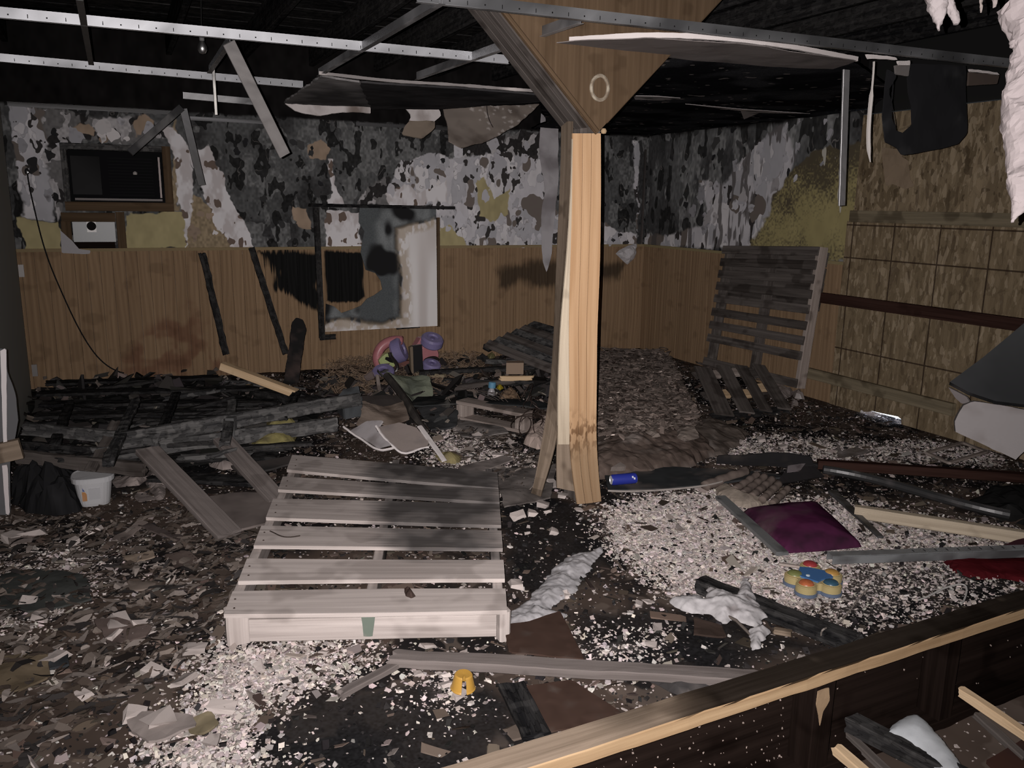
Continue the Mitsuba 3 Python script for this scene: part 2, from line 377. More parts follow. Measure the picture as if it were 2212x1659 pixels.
def wood_kind(tones, which=''):
    """The colour of sawn wood for these tones; which adds the marks of one kind of board."""
    def fn(p, n, uv):
        u, v = uv.x, uv.y
        tone = dr.floor(v * 0.1); pid = dr.floor(u * 0.02)
        r = cell_rand(pid, tone, 3)
        g = fbm(u * 1.6, (v + 0.02 * noise(u * 1.3, v * 3.0, pid)) * 55.0, pid * 3.0)
        fine = noise(u * 9.0, v * 330.0, pid)
        t = 0.25 + 1.1 * (g - 0.35) + 0.25 * (fine - 0.5) + 0.35 * (r - 0.5)
        if which == 'oak': t = 0.5 + 0.55 * (t - 0.5)
        if which in ('oak', 'post'):
            t += 0.34 * (0.5 * dr.sin(150.0 * (v + 0.05 * noise(u * 1.1 + 7, v * 8.0, pid)) + 5.0 * noise(u * 2.0, v * 5.0, pid + 2)))
        t = dr.clip(t, 0, 1)
        a, b = C3(*TONES[tones[0]][0]), C3(*TONES[tones[0]][1])
        for k in tones[1:]:
            a = dr.select(tone == k, C3(*TONES[k][0]), a); b = dr.select(tone == k, C3(*TONES[k][1]), b)
        c = a + (b - a) * t
        if which == 'char':   # char breaks into small blocks, grey ash sits on their edges
            b1, b2, bq = voronoi(u * 17.0 + 2.5 * g, v * 60.0)
            ash = smoothstep(.50, .62, fbm(p.x * 26.0, p.y * 26.0, p.z * 26.0, 2))
            c = c * (0.45 + 0.55 * smoothstep(0.0, 0.10, b2 - b1)) * (0.75 + 0.5 * bq)
            return mix(c, C3(.17, .165, .16), ash * dr.select(tone == 8, .55, .12) * (.4 + .6 * fine))
        if which == 'post':   # rot and smoke at the foot of the post
            w = 0.16 * (fbm(p.x * 5.0, p.y * 5.0, p.z * 5.0, 3) - 0.5)
            rot = smoothstep(0.10, -0.10, dr.abs(p.z - 0.40) - 0.10 + w * 1.6) * smoothstep(.42, .58, fbm(p.x * 70, p.y * 70, p.z * 24, 3))
            c = mix(c, c * C3(.46, .41, .38), rot)
            return mix(c, c * C3(.66, .69, .72), 1 - smoothstep(0.25, 0.50, p.z + w * 1.4))
        gr = fbm(p.x * 7.0, p.y * 7.0, p.z * 7.0 + 3, 3)
        if which == 'oak':    # scorched and stained places on the wainscot of the back wall
            c = mix(c, c * C3(.70, .69, .69), smoothstep(.60, .74, gr) * .6)
            w = 0.16 * (fbm(p.x * 5.0, p.y * 5.0, p.z * 5.0, 3) - 0.5) + 0.05 * (noise(u * 5, v * 90, 1) - 0.5)
            wb = dr.maximum(dr.maximum(inside(p.x + w, p.z + w, scorch_w, .03), inside(p.x + 0.3 * w, p.z + w * .3, scorch_w2, .012)), 0.75 * inside(p.x + w * 1.5, p.z + w, scorch_w3, .06))
            on_back = dr.select(p.y > YB - .06, 1.0, 0.0)
            c = mix(c, C3(.012, .012, .012) * (0.7 + 0.8 * t), on_back * wb)
            st = inside(p.x + w * 1.6, p.z + w * 1.6, stain_w, .06) * smoothstep(.38, .6, gr)
            return mix(c, c * C3(.72, .60, .62), on_back * st)
        # grime in specks and patches on the old boards
        k_ = {'pallet': .4}.get(which, 0.7)
        fresh = (tone == 1) | (tone == 4) | (tone == 5) | (tone == 13) | (tone == 14)
        c = mix(c, c * C3(.42, .40, .39), dr.select(fresh, smoothstep(.66, .75, gr) * .5, smoothstep(.52, .66, gr)) * k_)
        if which == 'pallet':  # its burnt side
            w = 0.16 * (fbm(p.x * 5.0, p.y * 5.0, p.z * 5.0, 3) - 0.5) + 0.05 * (noise(u * 5, v * 90, 1) - 0.5)
            s1 = 1 - smoothstep(-0.10, 0.07, sdp(p.x, p.y, char_floor) + w * 1.2)
            c = mix(c, c * C3(.24, .25, .26), s1 * (0.82 + 0.18 * smoothstep(.35, .6, gr)))
        if which == 'plate':  # burnt black from the middle on, fresh break along the near edge
            w = 0.16 * (fbm(p.x * 5.0, p.y * 5.0, p.z * 5.0, 3) - 0.5)
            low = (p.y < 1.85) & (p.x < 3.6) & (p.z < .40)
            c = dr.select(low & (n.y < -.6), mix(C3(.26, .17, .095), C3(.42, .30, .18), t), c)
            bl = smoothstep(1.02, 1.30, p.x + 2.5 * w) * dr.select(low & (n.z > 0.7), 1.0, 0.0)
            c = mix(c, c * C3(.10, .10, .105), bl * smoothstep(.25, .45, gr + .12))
        return c
    return fn
P = mikit.proc
for name_, tones_ in (('plain', (0, 1, 4, 5, 7, 11, 12, 13, 14)), ('oak', (3,)), ('post', (6,)), ('pallet', (9,)), ('plate', (10,)), ('char', (2, 8))):
    scene['wood_' + name_] = {'type': 'twosided', 'bsdf': {'type': 'diffuse', 'reflectance': P(wood_kind(tones_, name_))}}

# ---- painted, peeled and sooted plaster of the two walls
bk = lambda pts: back_pts(pts)
B_GREY = [bk([(18, 225), (100, 236), (100, 330), (112, 420), (122, 470), (60, 468), (40, 400), (28, 300)]),
          bk([(950, 330), (1000, 340), (1100, 330), (1190, 345), (1215, 535), (957, 536), (935, 470), (925, 400)]),
          bk([(1300, 480), (1340, 500), (1376, 505), (1376, 535), (1303, 535)]), bk([(1366, 310), (1378, 310), (1378, 500), (1370, 420)]),
          bk([(860, 345), (945, 330), (960, 420), (940, 448), (880, 440), (845, 446)])]
B_MOTTLE = [bk([(100, 236), (190, 250), (372, 262), (376, 302), (150, 305), (150, 420), (132, 472), (112, 420), (98, 330)]),
            bk([(985, 295), (1190, 285), (1195, 350), (1090, 340), (990, 345)]), bk([(790, 400), (850, 380), (850, 446), (760, 446)])]
B_WHITE = [bk([(408, 320), (446, 310), (478, 375), (520, 470), (556, 545), (520, 545), (468, 490), (438, 405), (414, 360)]),
           bk([(703, 456), (752, 455), (772, 460), (778, 520), (780, 548), (708, 545)]),
           bk([(706, 340), (716, 340), (720, 405), (740, 446), (700, 446), (712, 400)]),
           bk([(835, 420), (880, 395), (905, 420), (965, 395), (965, 440), (845, 448)]),
           bk([(345, 258), (380, 268), (410, 330), (418, 420), (398, 540), (392, 430), (372, 340)])]
B_YELLOW = [bk([(270, 458), (398, 458), (402, 538), (274, 538)]), bk([(48, 468), (132, 474), (134, 542), (52, 545)]),
            bk([(952, 494), (976, 492), (994, 512), (1004, 536), (955, 537)]), bk([(1030, 400), (1050, 385), (1068, 430), (1098, 405), (1104, 470), (1060, 482), (1040, 465)])]
B_TAN = [bk([(395, 408), (440, 430), (480, 480), (530, 538), (402, 538)]), bk([(380, 250), (398, 330), (390, 455), (372, 455), (370, 320)])]
B_FLAKE = [bk([(160, 275), (190, 262), (210, 280), (200, 292), (165, 290)]), bk([(286, 268), (300, 250), (330, 258), (326, 285), (292, 290)]),
           bk([(665, 310), (690, 300), (710, 318), (700, 340), (675, 338)]), bk([(635, 452), (662, 455), (668, 490), (640, 488)])]

def plaster(x, z, s):
    """(sooty, pale) plaster: layers of blistered and fallen paint with broken edges."""
    a = fbm(x * 3.1 + s, z * 2.6, s, 3); b = fbm(x * 15 + s, z * 9 + 5, s + 2, 3); c = noise(x * 60, z * 46, s)
    wx, wz = x + .05 * (b - .5), z + .06 * (a - .5)
    l1 = fbm(wx * 7.5 + s, wz * 4.6, s + 20, 4); l2 = fbm(wx * 13 + 3, wz * 7.5, s + 31, 3)
    rim1 = smoothstep(.016, .003, dr.abs(l1 - .52)); rim2 = smoothstep(.014, .003, dr.abs(l2 - .56))
    soot = mix(C3(.048, .048, .049), C3(.10, .102, .103), smoothstep(.40, .60, a))
    soot = mix(soot, C3(.165, .167, .167), smoothstep(.53, .555, l1) * (.5 + .5 * c))
    soot = mix(soot, C3(.016, .016, .016), smoothstep(.60, .615, l2) * .9)
    soot = mix(soot, C3(.15, .14, .135), rim1 * smoothstep(.55, .70, l2 * .5 + b * .5) * .8)
    soot = soot * (0.7 + 0.6 * c)
    pale = mix(C3(.44, .435, .46), C3(.56, .545, .57), smoothstep(.51, .53, l1))
    pale = mix(pale, C3(.66, .64, .655), smoothstep(.585, .60, l2))
    pale = pale * (.86 + .28 * b)
    pale = mix(pale, C3(.16, .14, .135), dr.maximum(rim1 * .55, rim2 * .35) * smoothstep(.4, .55, a * .4 + b * .6))
    pale = mix(pale, C3(.050, .046, .045), smoothstep(.69, .71, fbm(wx * 17 + 4, wz * 11, s + 44, 3)))
    pale = mix(pale, C3(.17, .145, .13), smoothstep(.67, .685, fbm(x * 6.5 + 9, z * 5 + 2, s + 4, 3)))
    return soot, pale, b, c
def wallback_fn(p, n, uv):
    x, z = p.x, p.z
    wx, wz = 0.11 * (fbm(x * 5, z * 5, 1, 3) - .5) + .02 * (noise(x * 40, z * 40, 2) - .5), 0.11 * (fbm(x * 5, z * 5, 21, 3) - .5) + .02 * (noise(x * 40, z * 40, 12) - .5)
    X, Zz = x + wx, z + wz
    soot, pale, b, c = plaster(x, z, 3.0)
    col = soot
    def any_in(lst, soft):
        m = mi.Float(0)
        for q in lst: m = dr.maximum(m, inside(X, Zz, q, soft))
        return m
    col = mix(col, C3(.30, .235, .155) * (.7 + .6 * c), any_in(B_TAN, .008))
    mot = mix(C3(.035, .033, .033), C3(.17, .165, .165), smoothstep(.46, .49, fbm(X * 9, Zz * 7, 66, 3)))
    mot = mix(mot, C3(.42, .405, .41), smoothstep(.57, .59, fbm(X * 12 + 5, Zz * 9, 71, 3)))
    col = mix(col, mot * (.8 + .4 * c), any_in(B_MOTTLE, .012))
    col = mix(col, pale, any_in(B_GREY, .010))
    yel = C3(.40, .345, .19) * (.80 + .40 * b)
    col = mix(col, yel, any_in(B_YELLOW, .006))
    wh = mix(C3(.56, .52, .52), C3(.74, .72, .735), smoothstep(.35, .6, b))
    wh = mix(wh, C3(.16, .12, .10), smoothstep(.66, .69, fbm(x * 14, z * 9, 8, 3)))
    col = mix(col, wh, any_in(B_WHITE, .006))
    col = mix(col, C3(.36, .27, .20) * (.75 + .5 * b), any_in(B_FLAKE, .006))
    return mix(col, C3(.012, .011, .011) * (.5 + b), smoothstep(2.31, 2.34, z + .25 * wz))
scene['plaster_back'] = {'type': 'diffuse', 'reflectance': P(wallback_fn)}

rg = lambda pts: right_pts(pts)
R_GREY = [rg([(1380, 500), (1450, 505), (1530, 480), (1512, 395), (1560, 395), (1600, 350), (1640, 300), (1700, 262), (1716, 330), (1690, 400), (1680, 470), (1640, 500), (1625, 545), (1380, 535)])]
R_YEL = [rg([(1640, 500), (1668, 440), (1705, 372), (1760, 330), (1910, 290), (1910, 570), (1600, 560)])]
R_CLEAN = rg([(1600, 560), (1660, 470), (1730, 425), (1800, 405), (1920, 385), (1920, 580)])
def wallright_fn(p, n, uv):
    y, z = p.y, p.z
    f1 = fbm(y * 4, z * 6, 31, 3); f2 = fbm(y * 4, z * 5, 41, 3)
    Y, Zz = y + .22 * (f1 - .5), z + .14 * (f2 - .5) + .02 * (noise(y * 40, z * 40, 2) - .5)
    soot, pale, b, c = plaster(y * .8, z * .62, 11.0); soot = soot * 1.5
    streak = fbm(y * 16, z * 3.0, 5, 3)
    col = soot
    col = mix(col, mix(pale, C3(.10, .09, .088), smoothstep(.56, .62, streak) * .85), inside(Y, Zz, R_GREY[0], .02))
    # the paint still holds here; smoke lies on it in a speckled film with a ragged lower limit
    yel = C3(.35, .30, .145) * (.85 + .3 * b)
    film = smoothstep(-.20, .22, sdp(Y, Zz, R_CLEAN) + .34 * (noise(y * 70, z * 70, 7) - .5) + .5 * (fbm(y * 5, z * 5, 51, 3) - .5))
    yel = mix(yel, C3(.075, .062, .048), film * .9)
    yel = mix(yel, C3(.52, .50, .44), smoothstep(.735, .75, fbm(y * 9, z * 3.5 + 3, 77, 3)))
    col = mix(col, yel, inside(Y, Zz, R_YEL[0], .012))
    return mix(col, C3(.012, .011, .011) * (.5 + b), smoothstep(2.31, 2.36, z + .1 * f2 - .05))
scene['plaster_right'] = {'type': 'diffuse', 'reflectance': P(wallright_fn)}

# ---- floor: soot, brown sludge, powdered plaster
F_WHITE = [zpoly(q) for q in ([(1300, 1110), (1360, 1085), (1560, 1062), (1800, 1090), (1880, 1120), (1860, 1200), (1830, 1270), (1790, 1300), (1700, 1300), (1560, 1300), (1470, 1270), (1380, 1215), (1320, 1180)],
                              [(330, 1720), (340, 1600), (400, 1520), (450, 1430), (520, 1380), (800, 1400), (720, 1470), (560, 1520), (545, 1600), (560, 1720)],
                              [(1280, 1370), (1420, 1370), (1400, 1420), (1250, 1425)], [(890, 1470), (990, 1480), (985, 1540), (910, 1530)],
                              [(960, 900), (1190, 1010), (1060, 1060), (930, 980)], [(1450, 940), (2200, 960), (2150, 1000), (1800, 1000), (1560, 990)],
                              [(0, 1200), (260, 1170), (230, 1260), (60, 1360), (-100, 1330)],
                              [(1800, 1090), (2212, 1150), (2260, 1230), (2050, 1300), (1900, 1345), (1730, 1340), (1790, 1260)])]
F_W = [1.0, .95, .75, .8, .55, .45, .4, .6]
F_BLACK = [zpoly(q) for q in ([(1085, 1040), (1240, 1090), (1310, 1110), (1320, 1240), (1180, 1290), (1095, 1270)], [(540, 1720), (545, 1590), (640, 1500), (840, 1440), (1140, 1480), (1150, 1560), (900, 1720)],
                              [(-50, 840), (480, 800), (700, 890), (560, 1000), (300, 1060), (-50, 1060)], [(1230, 1300), (1500, 1300), (1850, 1400), (1500, 1470), (1270, 1440)], [(1860, 1210), (2212, 1180), (2212, 1260), (1900, 1350), (1760, 1345)])]
def floor_fn(p, n, uv):
    x, y = p.x, p.y
    a = fbm(x * 2.3, y * 2.3, 1, 3); b = fbm(x * 9, y * 9, 4, 3); c = noise(x * 120, y * 120, 3)
    w = .30 * (fbm(x * 3.5, y * 3.5, 9, 3) - .5)
    base = mix(C3(.018, .016, .016), C3(.075, .056, .046), smoothstep(.38, .62, a))
    base = mix(base, C3(.12, .095, .08), smoothstep(.58, .66, b) * .7)
    m = mi.Float(0.03)
    for q, k in zip(F_WHITE, F_W): m = dr.maximum(m, k * (1 - smoothstep(-.16, .10, sdp(x + w, y + w, q))))
    k = mi.Float(0)
    for q in F_BLACK: k = dr.maximum(k, 1 - smoothstep(-.10, .08, sdp(x + w, y + w, q)))
    base = mix(base, C3(.014, .014, .015) * (.6 + .9 * c), k * .85)
    base = mix(base, C3(.27, .235, .22) * (.7 + .6 * c), dr.clip(m - .35, 0, 1) * .95)
    m = m * (1 - .75 * k)
    d1, d2, r = voronoi(x * 55 + 3 * (b - .5), y * 55)
    e1, e2, q = voronoi(x * 150, y * 150)
    chip = dr.maximum(dr.select(r < m * .82, smoothstep(.02, .12, d2 - d1), 0.0), dr.select(q < m * .75, 1.0, 0.0) * smoothstep(.0, .1, e2 - e1) * .8)
    pale = mix(C3(.36, .31, .29), C3(.66, .59, .56), cell_rand(dr.floor(r * 977), dr.floor(q * 13), 2)) * (.8 + .4 * c)
    return mix(base, pale, chip)
scene['debris_floor'] = {'type': 'diffuse', 'reflectance': P(floor_fn)}

# ---- oriented strand board: vertical strands, printed layout lines on the lower sheet
def osb_fn(p, n, uv):
    y, z = p.y, p.z
    s = 12.0
    d1, d2, r = voronoi(y * 26 + 2 * noise(y * 5, z * 5, 2), z * 7.5 + 1.5 * noise(y * 6, z * 3, 5))
    e1, e2, q = voronoi(y * 46 + 9, z * 13 + 1.5 * noise(y * 9, z * 5, 8))
    t = .30 * r + .36 * q + .17 + .35 * (fbm(y * 80, z * 7, 3) - .5)
    c = mix(C3(.125, .092, .055), C3(.31, .24, .155), t)
    up = dr.select(uv.x < 5, 1.0, 0.0)
    g1, g2, gq = voronoi(y * 13 + 2 * noise(y * 7, z * 7, 12), z * 6 + 1.5 * noise(y * 7, z * 4, 15))
    c = mix(c, mix(C3(.115, .085, .05), C3(.34, .265, .175), gq) * (.8 + .4 * q), up * .6)
    c = mix(c, C3(.34, .27, .185), smoothstep(.63, .67, fbm(y * 40, z * 15, 61, 3)) * .75)
    c = mix(c, C3(.06, .042, .026), smoothstep(.67, .70, fbm(y * 26 + 4, z * 15, 67, 3)) * .6 * (.4 + .6 * up))
    c = mix(c * .86, c, smoothstep(.0, .09, d2 - d1))
    c = mix(c, C3(.05, .032, .02), dr.select(q > .93, .5, 0.0))
    c = mix(c, C3(.46, .37, .26), dr.select((r > .90) & (q > .5), .4, 0.0))
    # layout lines, printed
    ln = smoothstep(.0075, .004, dr.abs(dr.abs((y - 4.62) / .40 - dr.round((y - 4.62) / .40)) * .40)) + smoothstep(.007, .004, dr.abs((z - 1.47)) ) + smoothstep(.007, .004, dr.abs(z - 1.21)) + smoothstep(.007, .004, dr.abs(z - .47))
    c = mix(c, C3(.035, .022, .016), dr.clip(ln, 0, 1) * dr.select(uv.x > 5, .85, 0.0))
    return c
scene['strand_surface'] = {'type': 'diffuse', 'reflectance': P(osb_fn)}

# ---- the burnt white board: uv in its own metres from its lower left corner
def board_fn(p, n, uv):
    x, y = uv.x, uv.y
    f = fbm(x * 7, y * 5, 3, 3) - .5; c = noise(x * 160, y * 160, 1)
    st = noise(x * 9, y * .7, 4)
    pale = mix(C3(.62, .575, .555), C3(.80, .775, .765), smoothstep(.3, .7, st))
    # char line: everything left of and above this line has burnt through its coating
    line = .80 + .10 * f - dr.select(y > .95, .0, .0)
    sx = x - (.76 + .06 * f + .02 * dr.sin(y * 5))
    sy = (.085 + .06 * f + .03 * dr.sin(x * 9)) - y
    right = dr.maximum(sx, sy)                       # > 0: unburnt
    up = y - (.99 + .22 * (x - .78) + .04 * f)      # > 0: the burnt upper band
    right = dr.minimum(right, -up * 1.2)
    grey = mix(C3(.10, .11, .115), C3(.23, .245, .25), smoothstep(.35, .65, fbm(x * 5, y * 2.2, 9, 3))) * (.85 + .3 * c)
    grey = mix(grey, C3(.02, .02, .021), smoothstep(.56, .68, fbm(x * 3.1 + 5, y * 3.1, 15, 3)))
    col = mix(grey, pale, smoothstep(-.005, .015, right))
    ring = smoothstep(.045, .0, dr.abs(right + .012 + .01 * f)) * smoothstep(.32, .62, fbm(x * 11, y * 11, 5, 3) + .12)
    col = mix(col, C3(.03, .028, .028), ring * .85)
    tan = smoothstep(.085, .02, dr.abs(right - .045)) * smoothstep(.3, .55, fbm(x * 30, y * 16, 6, 3))
    col = mix(col, C3(.43, .345, .25), tan * .7)
    return col
scene['burnt_board'] = {'type': 'twosided', 'bsdf': {'type': 'diffuse', 'reflectance': P(board_fn)}}

# ---- smoked underside of the old ceiling sheets; grey board paper where they broke off
def ceilsheet_fn(p, n, uv):
    f = fbm(p.x * 3, p.y * 3, 2, 3); c = noise(p.x * 130, p.y * 130, 5)
    soot = mix(C3(.011, .011, .013), C3(.035, .036, .040), smoothstep(.40, .62, f)) * (.7 + .6 * c)
    return mix(soot, C3(.20, .18, .175), smoothstep(.80, .83, fbm(p.x * 15, p.y * 15, 3, 2)))
scene['smoked_ceiling'] = {'type': 'diffuse', 'reflectance': P(ceilsheet_fn)}

# ---- colours carried by the mesh
VC = {'type': 'mesh_attribute', 'name': 'vertex_color'}
scene['matte'] = {'type': 'twosided', 'bsdf': {'type': 'diffuse', 'reflectance': dict(VC)}}
scene['satin'] = {'type': 'twosided', 'bsdf': {'type': 'principled', 'base_color': dict(VC), 'roughness': 0.38, 'specular': 0.45}}
scene['cloth'] = {'type': 'twosided', 'bsdf': {'type': 'diffuse', 'reflectance': dict(VC)}}
scene['metal'] = {'type': 'twosided', 'bsdf': {'type': 'principled', 'base_color': dict(VC), 'roughness': 0.45, 'metallic': 0.55}}
scene['bare_metal'] = {'type': 'twosided', 'bsdf': {'type': 'principled', 'base_color': dict(VC), 'roughness': 0.36, 'metallic': 1.0}}

# ------------------------------------------------------------------ the shell of the room
rng = np.random.default_rng(7)
def struct(name, shape, label):
    return put(name, shape, None, label, kind='structure')
def extrude_y(poly, y0, dy):
    """A slab whose outline is given in (x, z), standing at y0 and dy thick."""
    m = trimesh.creation.extrude_polygon(poly, dy, engine='earcut')
    v = np.array(m.vertices); f = np.array(m.faces)
    return np.stack([v[:, 0], y0 + v[:, 2], v[:, 1]], 1), f[:, ::-1]
def extrude_x(poly, x0, dx):
    m = trimesh.creation.extrude_polygon(poly, dx, engine='earcut')
    v = np.array(m.vertices); f = np.array(m.faces)
    return np.stack([x0 + v[:, 2], v[:, 0], v[:, 1]], 1), f
# floor, with the unevenness of the litter trodden into it
gx, gy = np.meshgrid(np.arange(-0.95, 5.46, 0.03), np.arange(-2.6, 8.14, 0.03), indexing='ij')
fp = np.stack([gx, gy, 0 * gx], -1).reshape(-1, 3)
fz = 0.020 * nz(fp, 2.2, 1, 3) + 0.022 * np.clip(nz(fp, 9, 2, 3), -.1, 1) - 0.012
fz = np.where(fp[:, 0] > 5.15, np.minimum(fz, -.014), fz)
ni, nj = gx.shape
ii, jj = np.meshgrid(np.arange(ni - 1), np.arange(nj - 1), indexing='ij'); k0 = ii * nj + jj
q = np.stack([k0, k0 + nj, k0 + nj + 1, k0 + 1], -1).reshape(-1, 4)
struct('floor', mikit.ply((np.c_[fp[:, :2], fz], q), 'debris_floor', smooth=True), 'floor under ash, soot and crumbled plaster')
def floor_z(x, y):
    p = np.atleast_2d(np.array([x, y, 0 * np.asarray(x)]).T)
    return 0.020 * nz(p, 2.2, 1, 3) + 0.022 * np.clip(nz(p, 9, 2, 3), -.1, 1) - 0.012

# opening for the cooler in the back wall
w0, w1 = Yp(143, 322, YB), Yp(357, 438, YB)
hx0, hx1, hz0, hz1 = w0[0], w1[0], w1[2], w0[2]
outer = shapely.box(XL - .1, WZ - .1, XR + .1, 3.05).difference(shapely.box(hx0, hz0, hx1, hz1))
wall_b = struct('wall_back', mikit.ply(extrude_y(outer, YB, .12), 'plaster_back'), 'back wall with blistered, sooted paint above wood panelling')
put('panel_backing', mikit.ply(extrude_y(shapely.box(XL - .1, -.1, XR + .1, WZ), YB, .12), 'plaster_back'), wall_b)
bw = 0.098
for i in range(int((XR - XL) / bw) + 1):
    x0 = XL + i * bw
    m = beam((x0 + bw / 2, YB - .006, -.02), (x0 + bw / 2, YB - .006, WZ - rng.uniform(0, .004)), bw - .0012, .010, up=(0, -1, 0), tone=3, ch=.0022)
    wood('wainscot_board', m, wall_b)
tr = struct('trim_1', mikit.ply(box_between((XL, YB - .022, WZ - .004), (XR - .02, YB, WZ + .022)), 'matte', color=tint(np.array(box_between((XL, YB - .022, WZ - .004), (XR - .02, YB, WZ + .022))[0]), (.25, .19, .11))), 'thin brown cap rail along the back wainscot')
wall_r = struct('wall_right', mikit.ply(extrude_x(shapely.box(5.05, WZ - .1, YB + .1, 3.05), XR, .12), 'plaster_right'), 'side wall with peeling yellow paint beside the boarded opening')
put('panel_backing', mikit.ply(extrude_x(shapely.box(5.05, -.1, YB + .1, WZ), XR, .12), 'plaster_right'), wall_r)
for i in range(30):
    y0 = 5.07 + i * bw
    m = beam((XR - .006, y0 + bw / 2, -.02), (XR - .006, y0 + bw / 2, WZ - rng.uniform(0, .004)), bw - .0012, .010, up=(-1, 0, 0), tone=3, ch=.0022)
    wood('wainscot_board', m, wall_r)
tb = box_between((XR - .022, 5.06, WZ - .004), (XR, YB - .02, WZ + .022))
struct('trim_2', mikit.ply(tb, 'matte', color=tint(tb[0], (.27, .22, .12))), 'thin brown cap rail along the side wainscot')
# the same wall goes on beyond the opening, outside the picture
rb = box_between((XR, -2.6, -.1), (XR + .12, 2.6, 3.05))
put('plaster_run', mikit.ply(rb, 'plaster_right'), wall_r)
hd = box_between((XR, 2.6, 2.32), (XR + .12, 5.05, 3.05))
put('header', mikit.ply(hd, 'matte', color=tint(hd[0], (.02, .02, .02))), wall_r)
lb = box_between((XL - .12, -2.6, -.1), (XL, YB + .1, 3.05))
wall_l = struct('wall_left', mikit.ply(lb, 'matte', color=tint(lb[0], (.06, .06, .055))), 'narrow grey strip of the side wall at the doorway')
fb = box_between((XL - .1, -2.72, -.1), (XR + .1, -2.6, 3.05))
struct('wall_front', mikit.ply(fb, 'matte', color=tint(fb[0], (.05, .05, .05))), 'sooty wall behind the viewer')
cb = box_between((XL - .12, -2.7, 3.02), (XR + .12, YB + .12, 3.14))
ceil = struct('ceiling', mikit.ply(cb, 'smoked_ceiling'), 'burnt roof deck above the torn ceiling')
for i in range(11):
    x = XL + .25 + i * .6
    wood('joist', beam((x, -2.5, 2.90), (x, YB, 2.90), .045, .23, tone=2, ch=.004), ceil)
for i in range(16):   # the deck boards between the joists, brown where the char has dropped off
    y = 2.2 + i * .36
    wood('deck_board', beam((XL, y, 3.005), (XR, y, 3.005), .33, .02, tone=2, ch=.002), ceil)
# daylit ground outside, seen through the gap under the strand board
ob = box_between((XR + .12, 0, -.20), (XR + 9, 12, -.06))
struct('ground', mikit.ply(ob, 'matte', color=tint(ob[0], (.62, .57, .50))), 'pale ground outdoors beyond the gap')

# paint that has come loose: curled flakes standing off the walls
def flake(center, n, t, w, h, curl, seed):
    r = np.random.default_rng(seed + 900); m = 11; a = np.linspace(0, 2 * np.pi, m, endpoint=False) + r.uniform(-.2, .2, m); rad = r.uniform(.45, 1.1, m)
    poly = ragged(np.stack([w / 2 * rad * np.cos(a), h / 2 * rad * np.sin(a)], 1), .10 * min(w, h), .016, seed, 30)
    up = np.array([0, 0, 1.0]); t = np.asarray(t, float); n = np.asarray(n, float); c = np.asarray(center, float)
    def fn(q):
        yy = h / 2 - q[:, 1]
        return c + np.outer(q[:, 0], t) + np.outer(q[:, 1], up) + np.outer(.004 + curl * (yy / h) ** 2, n)
    return patch(poly, fn, .0012, .018, seed)
spots = []
def scatter(px_poly, n, plane, size, cols):
    P2 = Polygon(px_poly); x0, y0, x1, y1 = P2.bounds; k = 0
    while k < n:
        a, b = rng.uniform(x0, x1), rng.uniform(y0, y1)
        if P2.contains(Point(a, b)):
            spots.append((a, b, plane, rng.uniform(*size), cols[rng.integers(len(cols))])); k += 1
G1, G2, G3, K1, T1 = (.52, .51, .54), (.38, .375, .40), (.66, .63, .63), (.03, .03, .032), (.33, .25, .19)
scatter([(25, 232), (130, 240), (150, 450), (50, 470)], 8, 'b', (.04, .13), [G1, G2, K1])
scatter([(110, 240), (370, 258), (372, 300), (150, 300)], 8, 'b', (.05, .14), [G1, G2, G3, T1])
scatter([(450, 280), (700, 290), (690, 430), (560, 530)], 14, 'b', (.03, .10), [K1, (.055, .055, .056), (.085, .085, .085)])
scatter([(400, 420), (540, 520), (520, 545), (405, 520)], 4, 'b', (.05, .13), [T1, G3])
scatter([(830, 360), (960, 310), (970, 440), (850, 446)], 7, 'b', (.04, .12), [G3, G1, K1])
scatter([(960, 310), (1180, 300), (1190, 530), (960, 530)], 24, 'b', (.04, .13), [G1, G1, G1, (.47, .46, .49)])
scatter([(1310, 300), (1370, 300), (1370, 525), (1310, 525)], 4, 'b', (.04, .12), [G1, K1, (.06, .06, .062)])
scatter([(1385, 300), (1600, 270), (1560, 420), (1390, 500)], 14, 'r', (.05, .13), [K1, (.055, .056, .056), (.07, .07, .07)])
scatter([(1520, 400), (1700, 270), (1710, 330), (1640, 500), (1400, 530)], 27, 'r', (.05, .16), [G1, G2, G1, (.44, .42, .43)])
scatter([(1690, 260), (1800, 250), (1800, 340), (1700, 400)], 8, 'r', (.04, .09), [G2, G1, K1])
for k, (a, b, pl, s, col) in enumerate(spots):
    h = s * rng.uniform(.8, 1.7)
    if pl == 'b': c, n, t, par = Yp(a, b, YB - .002), (0, -1, 0), (1, 0, 0), wall_b
    else: c, n, t, par = Xp(a, b, XR - .002), (-1, 0, 0), (0, -1, 0), wall_r
    m = flake(c, n, t, s, h, rng.uniform(.004, .03), k)
    painted('paint_flake', m, np.array(col) * rng.uniform(.8, 1.15), par, dirt=(.07, .06, .055), amt=.28, s=24, seed=k)
# the metal angle that carried the ceiling along the back wall
for (a, b) in (((14, 213), (372, 246)), ((395, 250), (590, 262)), ((770, 264), (1000, 276))):
    p, q = Yp(*a, YB - .02), Yp(*b, YB - .02); zz = (p[2] + q[2]) / 2
    m = join(box_between((p[0], YB - .03, zz), (q[0], YB, zz + .002)), box_between((p[0], YB - .004, zz - .03), (q[0], YB - .001, zz)))
    painted('ceiling_angle', m, (.20, .20, .21), None, 'metal', dirt=(.03, .03, .03), amt=.6, s=9, seed=3, label={0: 'long smoke-stained metal ceiling angle over the wall cooler', 395: 'short metal ceiling angle above the blackened plaster', 770: 'short metal ceiling angle behind the torn hanging sheet'}[0 if a[0] == 14 else a[0]], cat='ceiling trim')

